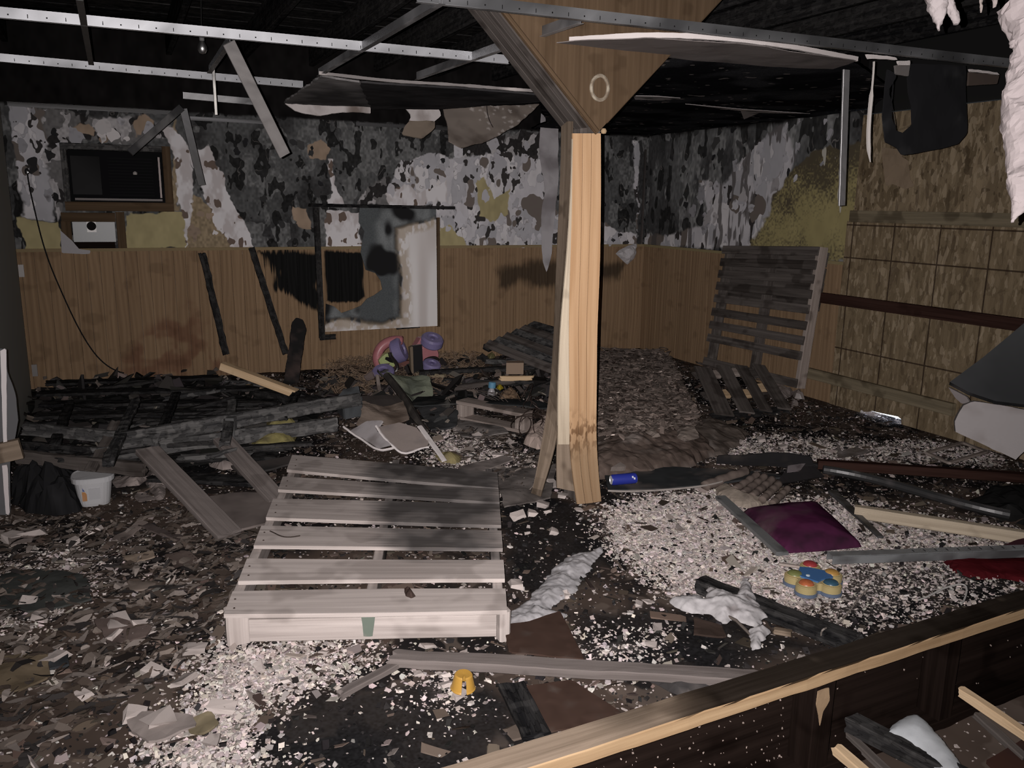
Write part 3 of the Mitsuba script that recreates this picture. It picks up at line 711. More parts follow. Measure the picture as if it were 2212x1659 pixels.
# ------------------------------------------------------------------ post and capital
def strip(Lp, Rp, thick, tone, nrm, n=24):
    """A board between two edge lines given as 3-D points, thick away from nrm (which points to the viewer's side)."""
    A, B = curve(Lp, n), curve(Rp, n); nrm = unit(nrm)
    u0, v0 = wood_uv0(tone); s = np.r_[0, np.cumsum(np.linalg.norm(np.diff(A, axis=0), axis=1))]
    w = np.linalg.norm(B - A, axis=1).mean()
    c = [A, B, B - nrm * thick, A - nrm * thick]; vv = [0, w, w + thick, 2 * w + thick, 2 * w + 2 * thick]
    parts = []
    for k in range(4):
        a, b = c[k], c[(k + 1) % 4]
        V = np.empty((2 * n, 3)); V[0::2] = a; V[1::2] = b
        U = np.empty((2 * n, 2)); U[0::2, 0] = U[1::2, 0] = u0 + s; U[0::2, 1] = v0 + vv[k]; U[1::2, 1] = v0 + vv[k + 1]
        i = np.arange(n - 1) * 2
        parts.append((V, np.vstack([np.stack([i, i + 1, i + 3], 1), np.stack([i, i + 3, i + 2], 1)]), U))
    for k in (0, n - 1):
        V = np.array([c[0][k], c[1][k], c[2][k], c[3][k]]); parts.append((V, np.array([[0, 1, 2], [0, 2, 3]]), np.array([[u0 + s[k], v0], [u0 + s[k], v0 + w], [u0 + s[k], v0 + w], [u0 + s[k], v0]])))
    return cat_mesh(parts)
post = thing('support_post', 'square wooden post with tan grooved boards and a flared triangular capital', 'post')
FY = 3.755
front = [[(1237, 288), (1235, 450), (1231, 600), (1229, 700), (1230, 850), (1231, 950), (1238, 1030), (1247, 1089)],
         [(1258, 288), (1256, 450), (1252, 600), (1249, 700), (1250, 850), (1250, 950), (1256, 1030), (1264, 1088)],
         [(1277, 288), (1275, 450), (1270, 600), (1267, 700), (1267, 850), (1267, 950), (1273, 1030), (1281, 1086)],
         [(1298, 288), (1298, 450), (1295, 600), (1291, 700), (1289, 850), (1289, 950), (1294, 1030), (1299, 1083)]]
F3 = [[Yp(a, b, FY) for a, b in e] for e in front]
for k in range(3):
    g = np.array([.0035, 0, 0])
    wood('front_board', strip([p + (g if k else 0) for p in F3[k]], F3[k + 1], .009, 6, (0, -1, 0)), post)
back = [p + np.array([.004, .012, 0]) for p in F3[0]]; back2 = [p + np.array([0, .012, 0]) for p in F3[3]]
wood('core_stud', beam((2.215, 3.86, 0.0), (2.165, 3.86, 2.0), .115, .15, up=(0, 1, 0), tone=7, amp=.002), post)
wood('corner_strip', strip([Yp(1236.5, 300, FY), Yp(1233, 420, FY), Yp(1224, 560, FY), Yp(1213, 690, FY + .01), Yp(1206, 850, FY + .01), Yp(1206, 960, FY + .02)],
                           [Yp(1238, 300, FY), Yp(1236, 420, FY), Yp(1232, 560, FY), Yp(1229, 690, FY), Yp(1230, 850, FY), Yp(1230, 960, FY)], .01, 13, (0, -1, 0)), post, label='cream corner strip')
wood('side_board', strip([Yp(1212, 262, 3.95), Yp(1206, 470, 3.95), Yp(1200, 600, 3.95), Yp(1197, 690, 3.93), Yp(1186, 850, 3.90), Yp(1176, 920, 3.88), Yp(1160, 1010, 3.84), Z(1146, 1068, .01)],
                         [Yp(1236, 262, 3.775), Yp(1233, 410, 3.775), Yp(1224, 560, 3.775), Yp(1213, 690, 3.775), Yp(1206, 850, 3.775), Yp(1205, 920, 3.775), Yp(1186, 1010, 3.77), Z(1167, 1076, .01)], .012, 10, (-.8, -.6, 0)), post, label='grey side board sprung loose at the foot')
wood('inner_board', strip([Yp(1206, 900, 3.80), Yp(1203, 960, 3.80), Yp(1203, 1054, 3.82)], [Yp(1231, 900, 3.78), Yp(1233, 960, 3.78), Yp(1243, 1062, 3.80)], .02, 10, (-.3, -1, 0), 12), post, label='blackened inner board at the foot')
# capital: a triangular box widening up to the roof timbers
A, B, C = Yp(1133, 90, 3.70), Yp(1443, 123, 3.70), Yp(1288, 290, 3.70)
up_l, up_r = A + (A - C) * .95, B + (B - C) * .95
def tri_panel(P, y0, dy): return extrude_y(Polygon([(p[0], p[2]) for p in P]), y0, dy)
def with_uv(m, tone, along='z'):
    u0, v0 = wood_uv0(tone); V = m[0]
    return V, m[1], np.stack([u0 + V[:, 2], v0 + V[:, 0] - V[:, 0].min()], 1)
wood('capital_panel', with_uv(tri_panel([up_l, C, up_r], 3.70, .012), 5), post)
d = unit(C - up_l); nn = np.array([d[2], 0, -d[0]]); nn = nn if nn[2] < 0 else -nn
for k in range(4):   # the slanting side under the left arm
    y = 3.712 + .062 * k
    e0, e1 = np.array([up_l[0], y + .03, up_l[2]]), np.array([C[0] - .04, y + .03, C[2] + .035])
    wood('slanted_board', beam(e0 + nn * .0, e1 + nn * .0, .060, .012, up=nn, tone=7, n=8, ch=.002), post)
wood('capital_molding', beam(np.array([up_l[0], 3.690, up_l[2]]) - nn * .006, np.array([C[0] - .004, 3.690, C[2] + .01]) - nn * .006, .02, .018, up=(0, -1, 0), tone=5, ch=.006), post)
e0, e1 = np.array([up_r[0], 3.80, up_r[2]]), np.array([C[0] + .06, 3.80, C[2] + .06])
wood('slanted_board', beam(e0, e1, .2, .012, up=(1, 0, -1), tone=5), post)
rc = Yp(1295, 190, 3.699)
th = np.linspace(0, 2 * np.pi, 41)[:-1]
ring = [rc + np.array([.047 * math.cos(t), -.001, .056 * math.sin(t)]) for t in th]
painted('ring_mark', tube(ring, .0095, 6, closed=True), (.36, .32, .255), post, dirt=(.20, .16, .12), amt=.5, s=40, label='pale round outline left by a fitting')
painted('knob', lathe([(0, 0), (.012, .002), (.016, .014), (.010, .026), (0, .028)], Yp(1304, 284, 3.76) - np.array([0, 0, .012])), (.36, .26, .16), post, smooth=True)

# ------------------------------------------------------------------ the grid that held the ceiling, and what is left of the sheets
GALV, SOOTED = (.50, .51, .535), (.075, .075, .078)
def tee(name, p0, p1, label, hgt=.046, wid=.028, up=(0, 0, 1), dirt=.35, seed=0, group=None, slots=True, col=GALV):
    p0, p1 = np.asarray(p0, float), np.asarray(p1, float); a = unit(p1 - p0); s = unit(np.cross(a, up)); u = np.cross(s, a); L = np.linalg.norm(p1 - p0)
    t = thing(name, label, 'metal strip', group)
    n = max(2, int(L / .05)); ts = np.linspace(0, 1, n + 1)
    def bar(s0, s1, u0, u1):
        c = [(s0, u0), (s1, u0), (s1, u1), (s0, u1)]
        V = np.vstack([p0 + np.outer(ts * L, a) + x * s + y * u for x, y in c]); m = n + 1; F = []
        for k in range(4):
            i = np.arange(n); j = ((k + 1) % 4) * m + i; i = k * m + i; F.append(np.stack([i, j, j + 1, i + 1], 1))
        F.append(np.array([[0, m, 2 * m, 3 * m], [n, n + m, n + 2 * m, n + 3 * m]]))
        return V, np.vstack(F)
    painted('web', bar(-.0012, .0012, 0, hgt), col, t, 'metal', dirt=np.asarray(col) * .35, amt=dirt, s=3.5, seed=seed, speck=.3)
    painted('flange', bar(-wid / 2, wid / 2, -.0015, 0), np.array(col) * 1.1, t, 'metal', dirt=SOOTED, amt=dirt, s=7, seed=seed + 1, speck=.3)
    if slots:
        S = []
        for k, x in enumerate(np.arange(.06, L - .04, .075)):
            w, h = ((.003, .016), (.006, .006))[k % 2]
            c = p0 + a * x + u * (hgt * .36)
            S.append(oriented_box(c, a, s, u, w, .0034, h))
        if S: painted('slots', join(*S), (.01, .01, .01), t, 'matte', kind='stuff')
    return t
def oriented_box(c, a, s, u, la, ls, lu):
    V = np.array([c + a * la / 2 * x + s * ls / 2 * y + u * lu / 2 * z for x in (-1, 1) for y in (-1, 1) for z in (-1, 1)])
    return V, np.array([[0, 1, 3], [0, 3, 2], [4, 6, 7], [4, 7, 5], [0, 4, 5], [0, 5, 1], [2, 3, 7], [2, 7, 6], [0, 2, 6], [0, 6, 4], [1, 5, 7], [1, 7, 3]])
zz = HC
tee('ceiling_runner', Z(-60, 33, zz), Z(1098, 138, zz), 'bright galvanised ceiling runner ending at the post capital', dirt=.36, seed=1)
tee('ceiling_runner', Z(-60, 128, zz), Z(655, 190, zz), 'thinner galvanised ceiling runner behind, ending at the torn grey sheet', dirt=.38, seed=5)
tee('ceiling_runner', Z(900, 4, zz), Z(2290, 158, zz), 'long galvanised ceiling runner passing above the post', dirt=.5, seed=9, col=(.26, .265, .275))
tee('cross_runner', Z(955, 8, zz), Z(688, 165, zz), 'smoked cross runner slanting down to the torn grey sheet', dirt=.55, seed=12, slots=False, col=(.3, .3, .31))
tee('cross_runner', Z(1255, 50, zz), Z(900, 172, zz), 'smoked cross runner beside the left arm of the capital', dirt=.55, seed=15, slots=False, col=(.3, .3, .31))
tee('cross_runner', Z(172, 0, zz), Z(197, 140, zz), 'blackened cross runner between the two runners at the upper left', dirt=.9, seed=18, slots=False)
tee('cross_runner', Z(497, 93, zz), Z(452, 158, zz), 'short smoked cross runner beside the hanging strip', dirt=.8, seed=20, slots=False)
def metal_strip(name, p0, p1, w, label, up=(0, -1, 0), col=GALV, dirt=.4, seed=0, t=.012):
    m = beam(p0, p1, w, t, up=up, n=max(6, int(np.linalg.norm(np.asarray(p1) - np.asarray(p0)) / .03)), ch=.002, k=2)
    return painted(name, (m[0], m[1]), col, None, 'metal', dirt=SOOTED, amt=dirt, s=9, seed=seed, speck=.3, label=label, cat='metal strip')
metal_strip('hanging_strip', Yp(494, 92, 4.47), Yp(615, 335, 4.72), .062, 'wide metal strip hanging from the bright runner above the black wall', col=(.30, .285, .28), dirt=.3, seed=3)
metal_strip('hanging_strip', Yp(392, 232, 6.6), Yp(281, 330, 6.4), .05, 'metal strip slanting across the corner of the wall cooler', col=(.22, .215, .215), dirt=.5, seed=4)
metal_strip('hanging_strip', Yp(396, 235, 6.9), Yp(436, 400, 7.0), .055, 'dark metal strip hanging in front of the white bare plaster', col=(.06, .06, .06), dirt=.5, seed=5)
metal_strip('channel_stub', Yp(395, 206, 6.9), Yp(562, 221, 6.9), .05, 'horizontal stub of metal channel near the cooler', col=(.25, .25, .255), dirt=.4, seed=6)
metal_strip('hanging_strip', Yp(460, 140, 5.7), Yp(467, 248, 5.72), .018, 'thin bent strip hanging from the second runner', col=(.35, .34, .32), dirt=.35, seed=7)
hp = Z(1828, 146, HC)
metal_strip('hanging_strip', hp, Yp(1818, 444, hp[1]), .047, 'long grey metal strip hanging near the strand board', col=(.30, .295, .30), dirt=.25, seed=8)
hq = Z(1888, 133, HC)
ws = painted('hanging_lath', tube(curve([hq, Yp(1884, 190, hq[1]), Yp(1877, 270, hq[1]), Yp(1880, 350, hq[1])], 16), [.006] * 5 + [.012] * 9 + [.007, .003], 6), (.62, .58, .55), None, dirt=(.10, .08, .06), amt=.25, s=30, label='thin white lath hanging beside the black felt', cat='lath')
# sheets
PAPER, GYP = (.17, .155, .15), (.64, .59, .575)
def ceiling_sheet(name, pts, label, bsdf_col=PAPER, zs=HC, rag=.02, seed=0, bump=.012, holes=(), thick=.013, proc=None, edge=None):
    zs = zs if isinstance(zs, (list, tuple)) else [zs] * len(pts)
    t = thing(name, label, 'ceiling sheet')
    P3 = [Z(a, b, h) for (a, b), h in zip(pts, zs)]
    m = sheet(P3[::-1], thick, rag, bump, 3, seed, .05)
    V = m[0]
    if proc: put('board', mikit.ply((V, m[1]), proc), t)
    else: painted('board', m, bsdf_col, t, dirt=(.03, .03, .032), amt=.42, s=4, seed=seed, speck=.2)
    if edge:
        for k, e in enumerate(edge):
            E3 = curve([Z(a, b, HC + .004 if len(ab) == 2 else h) for ab in [e] for (a, b, h) in [(*q, HC)[:3] if len(q) == 2 else q for q in ab]], 40)
            n = len(E3); hh = .0085 + .004 * nz(E3, 30, seed + k, 2); f = unit(FWD * [1, 1, 0])
            V = np.vstack([E3 - np.outer(np.full(n, .006), f) + np.outer(hh + .003, [0, 0, 1]), E3 - np.outer(np.full(n, .006), f) - np.outer(hh, [0, 0, 1]), E3 + np.outer(np.full(n, .012), f) - np.outer(hh, [0, 0, 1]), E3 + np.outer(np.full(n, .012), f) + np.outer(hh + .003, [0, 0, 1])])
            i = np.arange(n - 1); F = np.vstack([np.stack([a_ * n + i, b_ * n + i, b_ * n + i + 1, a_ * n + i + 1], 1) for a_, b_ in ((0, 1), (1, 2), (2, 3), (3, 0))])
            painted('broken_edge', (V, F), GYP, t, label='white broken gypsum edge', dirt=(.30, .25, .23), amt=.2, s=20, seed=seed + k)
    return t
# the big sheet that still hangs over the right half of the room, black underneath
big = thing('ceiling_sheet', 'large smoke-blackened ceiling sheet over the corner behind the post', 'ceiling sheet')
pl = [Z(1128, 97, HC), Z(1400, 80, HC), Z(1600, 92, HC), Z(1850, 130, HC), Z(1930, 190, HC), (5.33, 5.0, HC), (5.33, 8.02, HC), (3.9, 8.02, HC), Z(1180, 262, HC)]
hole = Polygon([(2.05, 3.66), (2.75, 3.66), (2.75, 3.93), (2.05, 3.93)])
poly = ragged([(p[0], p[1]) for p in pl], .025, .05, 3, 5).difference(shapely.box(1.6, 3.68, 2.66, 3.93))
if hasattr(poly, 'geoms'): poly = max(poly.geoms, key=lambda g: g.area)
def big_fn(q): 
    return np.c_[q[:, 0], q[:, 1], HC + .010 * 2 * nz(np.c_[q, q[:, :1] * 0], 1.6, 4) + 0 * q[:, 0]]
bm = patch(poly, big_fn, .013, .07, 2)
put('board', mikit.ply((bm[0], bm[1]), 'smoked_ceiling'), big)
# lighter paper along the front, where the sheet bends down
fp_ = [(1132, 98), (1260, 88), (1400, 82), (1600, 95), (1850, 132), (1800, 150), (1640, 142), (1450, 126), (1290, 118)]
P3 = [Z(a, b, HC - .022) for a, b in fp_]
m = sheet(P3[::-1], .004, .02, .006, 5, 5, .05)
painted('torn_paper', m, (.185, .165, .16), big, dirt=(.05, .048, .048), amt=.35, s=5, seed=2, label='grey torn paper along the broken front')
E3 = curve([Z(1130, 91, HC), Z(1260, 84, HC), Z(1400, 77, HC), Z(1560, 83, HC), Z(1700, 100, HC), Z(1852, 128, HC)], 60)
n = len(E3); f = unit(FWD * [1, 1, 0]); hh = .011 + .006 * nz(E3, 26, 3, 2)
V = np.vstack([E3 - .012 * f + np.outer(hh, [0, 0, 1]), E3 - .012 * f - np.outer(hh, [0, 0, 1]), E3 + .012 * f - np.outer(hh, [0, 0, 1]), E3 + .012 * f + np.outer(hh, [0, 0, 1])])
i = np.arange(n - 1); EF = np.vstack([np.stack([a_ * n + i, b_ * n + i, b_ * n + i + 1, a_ * n + i + 1], 1) for a_, b_ in ((0, 1), (1, 2), (2, 3), (3, 0))])
painted('broken_edge', (V, EF), GYP, big, label='white broken gypsum edge', dirt=(.35, .30, .28), amt=.12, s=20, seed=3)
for pts, lab in (([(1368, 206), (1420, 207), (1470, 211), (1430, 216), (1372, 214)], 'small'), ([(1480, 225), (1600, 240), (1607, 258), (1640, 244), (1750, 246), (1600, 236)], 'long')):
    m = sheet([Z(a, b, HC - .03) for a, b in pts], .004, .0, .0, 5, 5, .03)
    painted('paper_tatter', m, (.36, .33, .33), big, dirt=(.08, .08, .08), amt=.3, s=9, label=f'{lab} pale tatter of paper')
# a strip of board right of it and the loose white pieces
for pts, lab, c in (([(1868, 118), (1930, 124), (1935, 130), (1872, 128)], 'white scrap of ceiling board above the hanging strip', GYP), ([(1936, 133), (1962, 132), (1962, 142), (1938, 142)], 'small white scrap of ceiling board beside the black felt', GYP),
                    ([(1930, 142), (1962, 138), (1958, 166), (1932, 162)], 'curled grey scrap of paper beside the black felt', PAPER), ([(2090, 150), (2150, 157), (2155, 162), (2092, 156)], 'thin white scrap of ceiling board under the long runner', GYP), ([(2090, 157), (2155, 163), (2150, 182), (2088, 186)], 'brown scrap of ceiling paper next to the black felt', (.09, .07, .06))):
    q = Z(*pts[0], HC - .01)
    m = sheet([Yp(a, b, q[1]) for a, b in pts], .012, .006, .003, 9, 3, .02)
    painted('ceiling_scrap', m, c, None, dirt=(.1, .09, .085), amt=.15, s=20, label=lab, cat='ceiling scrap')
# the torn sheet over the middle: grey left half, dark right half, hanging flaps
mid = thing('torn_sheet', 'torn ceiling sheet sagging over the burnt white board', 'ceiling sheet')
m = sheet([Z(612, 219, 2.33), Z(692, 162, HC), Z(778, 174, HC), Z(803, 229, 2.33)], .013, .02, .01, 4, 6, .05)
painted('grey_part', m, (.255, .245, .245), mid, dirt=(.09, .088, .09), amt=.45, s=3.5, seed=4, speck=.25)
m = sheet([Z(776, 174, HC), Z(960, 186, HC), Z(1188, 203, HC), Z(1170, 222, 2.33), Z(960, 231, 2.33), Z(803, 230, 2.33)], .013, .02, .01, 4, 8, .06)
painted('dark_part', m, (.052, .05, .052), mid, dirt=(.03, .03, .032), amt=.4, s=3, seed=6, speck=.3, label='dark smoked half')
for k, (pts, off) in enumerate((([(690, 158), (760, 166), (860, 176), (960, 182), (1080, 191), (1190, 198)], 0), )):
    E3 = curve([Z(a, b, HC + .0) for a, b in pts], 50); n = len(E3); hh = .009 + .006 * nz(E3, 22, 5, 2)
    V = np.vstack([E3 - .012 * f + np.outer(hh, [0, 0, 1]), E3 - .012 * f - np.outer(hh, [0, 0, 1]), E3 + .012 * f - np.outer(hh, [0, 0, 1]), E3 + .012 * f + np.outer(hh, [0, 0, 1])])
    i = np.arange(n - 1); EF = np.vstack([np.stack([a_ * n + i, b_ * n + i, b_ * n + i + 1, a_ * n + i + 1], 1) for a_, b_ in ((0, 1), (1, 2), (2, 3), (3, 0))])
    painted('broken_edge', (V, EF), (.27, .25, .245), mid, dirt=(.62, .57, .55), amt=.36, s=4, seed=9)
yy = 7.0
def flap(name, pts, col, y, tilt=.0, label=None, dirt=(.08, .07, .065), amt=.35, seed=0, rag=.012, bump=.03):
    top = min(b for a, b in pts)
    P3 = [Yp(a, b, y - tilt * (b - top) / 100.0) for a, b in pts]
    m = sheet(P3, .010, rag, bump, 3.0, seed, .04)
    return painted(name, m, col, mid, dirt=dirt, amt=amt, s=7, seed=seed, label=label)
flap('white_flap', [(616, 224), (700, 227), (800, 228), (800, 246), (740, 244), (688, 251), (640, 240)], (.62, .575, .565), 6.75, .1, 'white broken underside', dirt=(.22, .18, .16), amt=.40, seed=3)
flap('brown_flap', [(884, 262), (940, 263), (938, 280), (912, 302), (868, 292), (872, 275)], (.24, .195, .155), 6.7, .2, 'brown paper flap', seed=4)
flap('white_tatter', [(876, 236), (950, 236), (952, 250), (938, 264), (882, 262), (888, 252)], (.60, .56, .55), 6.75, .1, 'white tatter', dirt=(.25, .21, .19), amt=.3, seed=5)
def spotted():
    y, tilt = 6.6, .35; pts = [(957, 240), (985, 234), (1060, 232), (1165, 228), (1120, 268), (1080, 292), (1030, 312), (995, 323), (968, 310), (965, 270)]
    m = sheet([Yp(a, b, y - tilt * (b - 228) / 100.0) for a, b in pts], .010, .012, .03, 3.0, 6, .014)
    c = tint(m[0], (.235, .20, .175), (.13, .105, .09), .35, 6, 6)
    r = np.random.default_rng(5); k = r.integers(0, len(m[0]) // 2, 60); ctr = m[0][k]; rad = r.uniform(.010, .020, 60); ok = (ctr[:, 0] + 1.2 * ctr[:, 2] > 5.35)
    for p, q in zip(ctr[ok], rad[ok]): c[np.linalg.norm(m[0] - p, axis=1) < q] = (.44, .40, .375)
    painted('spotted_flap', m, c, mid, label='brown board face with pale dabs of plaster')
spotted()
painted('hanging_wire', tube(curve([Yp(1051, 222, 6.3), Yp(1053, 245, 6.3), Yp(1058, 262, 6.28), Yp(1065, 275, 6.28)], 10), .003, 5), (.03, .025, .025), mid)
put_h = [((866, 240), (870, 262))]
# paper hanging down the wall left of the post and in the corner
m = sheet([Yp(a, b, 7.82) for a, b in [(1168, 246), (1207, 250), (1207, 330), (1200, 470), (1190, 560), (1180, 588), (1172, 565), (1170, 470), (1176, 420), (1166, 330)]], .004, .012, .05, 2.2, 5, .05)
painted('hanging_paper', m, (.46, .44, .455), None, dirt=(.26, .24, .25), amt=.45, s=5, seed=5, label='long grey strip of wall paper hanging just left of the post', cat='wall paper')
V, F = pillow([Yp(a, b, 7.85) for a, b in [(1338, 540), (1358, 530), (1376, 526), (1372, 556), (1355, 572), (1344, 562), (1330, 548)]], .07, .03, 22, 4, .02)
painted('crumpled_paper', (V, F), (.50, .48, .49), None, dirt=(.05, .05, .05), amt=.22, s=30, label='crumpled pale paper hanging in the corner right of the post', cat='paper')
cb_ = Yp(1381, 300, YB - .05)
painted('corner_bead', join(box_between((XR - .06, YB - .03, WZ + .03), (XR - .045, YB - .003, 2.2))), (.16, .14, .135), None, 'metal', dirt=(.03, .03, .03), amt=.5, s=9, label='thin upright metal corner bead where the walls meet', cat='corner bead')
# black felt with a torn hole
yf = 3.55
m = sheet([Yp(a, b, yf) for a, b in [(1962, 138), (2088, 142), (2086, 200), (2084, 290), (2068, 312), (2030, 322), (1948, 336), (1938, 320), (1912, 308), (1906, 250), (1914, 150), (1934, 160), (1930, 180), (1958, 168)]], .006, .006, .03, 3, 3, .03,
          holes=[[Yp(a, b, yf) for a, b in [(1928, 170), (1957, 166), (1960, 200), (1968, 230), (1970, 270), (1936, 282), (1927, 220)]]])
painted('roofing_felt', m, (.021, .021, .023), None, dirt=(.045, .045, .047), amt=.3, s=8, label='black sheet of felt with a hole hanging below the long runner', cat='felt sheet')
# small lamp that throws the flash back, among the roof timbers
g = Yp(437, 101, 6.2)
bulb = thing('ceiling_lamp', 'small bare bulb glinting in the dark above the runners', 'lamp')
painted('glass', lathe([(0, -.045), (.02, -.04), (.03, -.02), (.03, 0), (.018, .025), (.012, .04)], g, n=20), (.9, .9, .9), bulb, 'bare_metal', smooth=True)
painted('socket', lathe([(.013, .035), (.016, .04), (.016, .08), (0, .082)], g), (.2, .2, .2), bulb)
painted('cord', tube([g + [0, 0, .08], g + [0.01, 0, .3], [g[0], g[1], 2.9]], .004, 5), (.02, .02, .02), bulb)
# pale fibre hanging in tatters close to the camera
def tatter(pts, rr, label, dist, seed, parts=None):
    P3 = curve([Dp(a, b, dist) for a, b in pts], 70)
    r = np.interp(np.linspace(0, 1, 70), np.linspace(0, 1, len(rr)), rr)
    V, F = tube(P3, r, 26); V = V + np.stack([nz(V, 22, seed, 4), nz(V, 22, seed + 1, 4), nz(V, 22, seed + 2, 4)], 1) * np.interp(np.linspace(0, 1, len(V)), [0, 1], [.05, .025])[:, None]
    return V, F
tA = tatter([(2022, -30), (2026, 8), (2030, 40), (2032, 66)], [.04, .03, .016, .005], '', 2.3, 1)
painted('hanging_fibre', join(tA, tatter([(2062, -30), (2058, 10), (2064, 30), (2066, 52)], [.03, .018, .014, .007], '', 2.3, 5)), (.34, .305, .305), None, 'cloth', dirt=(.22, .19, .19), amt=.3, s=30, label='forked pale tatter of insulation hanging at the upper right', cat='insulation')
painted('hanging_fibre', tatter([(2116, -20), (2118, 5), (2117, 26)], [.008, .005, .002], '', 2.3, 8), (.30, .26, .24), None, 'cloth', label='thin pale thread of insulation at the upper edge', cat='insulation')
painted('hanging_fibre', tatter([(2140, -20), (2147, 2), (2149, 14)], [.009, .007, .004], '', 2.3, 9), (.32, .28, .27), None, 'cloth', label='short stub of pale insulation at the upper edge', cat='insulation')
painted('hanging_fibre', join(tatter([(2235, 20), (2225, 80), (2218, 140), (2215, 230), (2222, 330), (2215, 420), (2190, 470)], [.085, .045, .04, .062, .05, .055, .006], '', 2.25, 12), tatter([(2222, 60), (2205, 88), (2184, 106)], [.042, .02, .004], '', 2.25, 14), tatter([(2222, 380), (2195, 445), (2186, 480)], [.042, .017, .003], '', 2.25, 17)),
        (.37, .325, .325), None, 'cloth', dirt=(.24, .21, .21), amt=.3, s=24, label='large torn hank of pale insulation hanging down the right edge', cat='insulation')

# ------------------------------------------------------------------ things on the walls
ac = thing('wall_cooler', 'blackened wall cooler set in a brown wooden frame', 'air conditioner')
fx0, fz1 = Yp(128, 306, YB)[0], Yp(128, 308, YB)[2]; fx1, fz0 = Yp(376, 456, YB)[0], Yp(376, 457, YB)[2]
FR = .045
for (lo, hi, tone, lab) in (((fx0, YB - FR, fz0), (fx1, YB, hz0), 10, 'brown lower frame board'), ((hx1, YB - FR, hz0), (fx1, YB, fz1), 5, None), ((fx0, YB - FR, hz1), (hx1, YB, fz1), 8, 'scorched upper frame board'), ((fx0, YB - FR, hz0), (hx0, YB, hz1), 8, 'scorched left frame board')):
    lo, hi = np.array(lo), np.array(hi); c0, c1 = lo.copy(), hi.copy(); mid_ = (lo + hi) / 2
    horiz = (hi - lo)[0] > (hi - lo)[2]
    p0, p1 = ((lo[0], mid_[1], mid_[2]), (hi[0], mid_[1], mid_[2])) if horiz else ((mid_[0], mid_[1], lo[2]), (mid_[0], mid_[1], hi[2]))
    wood('frame_board', beam(p0, p1, (hi - lo)[2] if horiz else (hi - lo)[0], FR, up=(0, -1, 0), tone=5 if tone == 10 else tone, ch=.006), ac, label=lab)
gy = YB + .05
painted('casing_and_light_seal', join(box_between((hx0 + .0005, gy, hz0 + .0005), (hx1 - .0005, gy + .065, hz1 - .0005)), box_between((hx0 - .08, YB + .1202, hz0 - .08), (hx1 + .08, YB + .35, hz1 + .08))), (.010, .010, .011), ac, 'matte')  # second box: unseen block added behind the wall to keep daylight from leaking in
for k in range(13):
    z = hz0 + .06 + k * (hz1 - hz0 - .12) / 12
    painted('louver', box_between((hx0 + .30, gy - .014, z - .006), (hx1 - .08, gy, z + .004)), (.013, .013, .014), ac)
painted('side_panel', box_between((hx0 + .02, gy - .02, hz0 + .06), (hx0 + .24, gy, hz1 - .05)), (.055, .055, .057), ac, 'matte', dirt=(.015, .015, .015), amt=.45, s=12, label='grey melted control panel')
painted('metal_sill', box_between((hx0 + .03, gy - .04, hz0 + .012), (hx1 - .02, gy - .012, hz0 + .030)), (.26, .24, .235), ac, 'matte', dirt=(.05, .04, .04), amt=.3, s=14, label='pale metal strip')
painted('edge_trim', box_between((hx1 - .035, gy - .03, hz0 + .04), (hx1 - .02, gy, hz1 - .04)), (.12, .10, .095), ac, 'metal')
painted('paper_scrap', lathe([(0, 0), (.016, .002), (.018, .02), (.006, .03), (0, .03)], Yp(292, 378, gy - .02), n=7), (.42, .39, .37), ac)
# outlet with its boards
out = thing('outlet_panel', 'blue-grey plate with a round black power outlet under the wall cooler', 'outlet')
def wall_box(px0, py0, px1, py1, th, base=YB):
    a, b = Yp(px0, py0, base), Yp(px1, py1, base); return np.array([a[0], base - th, b[2]]), np.array([b[0], base, a[2]])
for (q, tone, lab) in (((131, 459, 250, 479), 5, None), ((249, 458, 275, 542), 5, None), ((131, 520, 250, 542), 11, 'reddish board below the plate'), ((131, 478, 157, 521), 5, None)):
    lo, hi = wall_box(*q, .018); hor = (hi - lo)[0] > (hi - lo)[2]; mm = (lo + hi) / 2
    wood('board', beam((lo[0], mm[1], mm[2]) if hor else (mm[0], mm[1], lo[2]), (hi[0], mm[1], mm[2]) if hor else (mm[0], mm[1], hi[2]), (hi - lo)[2] if hor else (hi - lo)[0], .018, up=(0, -1, 0), tone=tone), out, label=lab)
lo, hi = wall_box(156, 479, 251, 522, .03); painted('plate', box_between(lo, hi), (.235, .25, .255), out, 'satin', dirt=(.1, .1, .1), amt=.1)
lo, hi = wall_box(187, 479, 209, 501, .038); cv = painted('cover', box_between(lo, hi), (.70, .68, .66), out, 'satin', label='white outlet cover')
painted('socket', lathe([(0, 0), (.036, 0), (.036, .01), (0, .012)], (np.array([(lo[0] + hi[0]) / 2, lo[1], hi[2] - .035])), (0, -1, 0)), (.012, .011, .011), cv, 'matte')
painted('wall_scrap', sheet([Yp(a, b, YB - .03) for a, b in [(130, 497), (155, 520), (170, 538), (196, 540), (195, 548), (134, 547)]], .003, .01, .006, 9, 3, .02), (.40, .385, .40), None, dirt=(.2, .18, .18), amt=.2, label='torn grey scrap of wall paper below the outlet', cat='wall paper')
cable = thing('cable', 'thin black cable drooping from the wall down to the floor on the left', 'cable')
painted('cord', tube(curve([Yp(a, b, YB - .03) for a, b in [(59, 372), (63, 400), (74, 450), (86, 500), (104, 560), (135, 635), (185, 735), (235, 792), (268, 806)]], 50), .006, 6), (.012, .012, .012), cable, 'satin')
painted('plug', lathe([(0, 0), (.015, .004), (.018, .03), (.008, .05), (0, .05)], Yp(59, 377, YB - .04)), (.02, .02, .02), cable, 'satin')
painted('connector', lathe([(0, 0), (.006, .0), (.006, .014), (0, .015)], Yp(60, 372, YB - .065), (0, -1, 0)), (.7, .7, .7), cable, 'bare_metal', label='shiny metal tip')
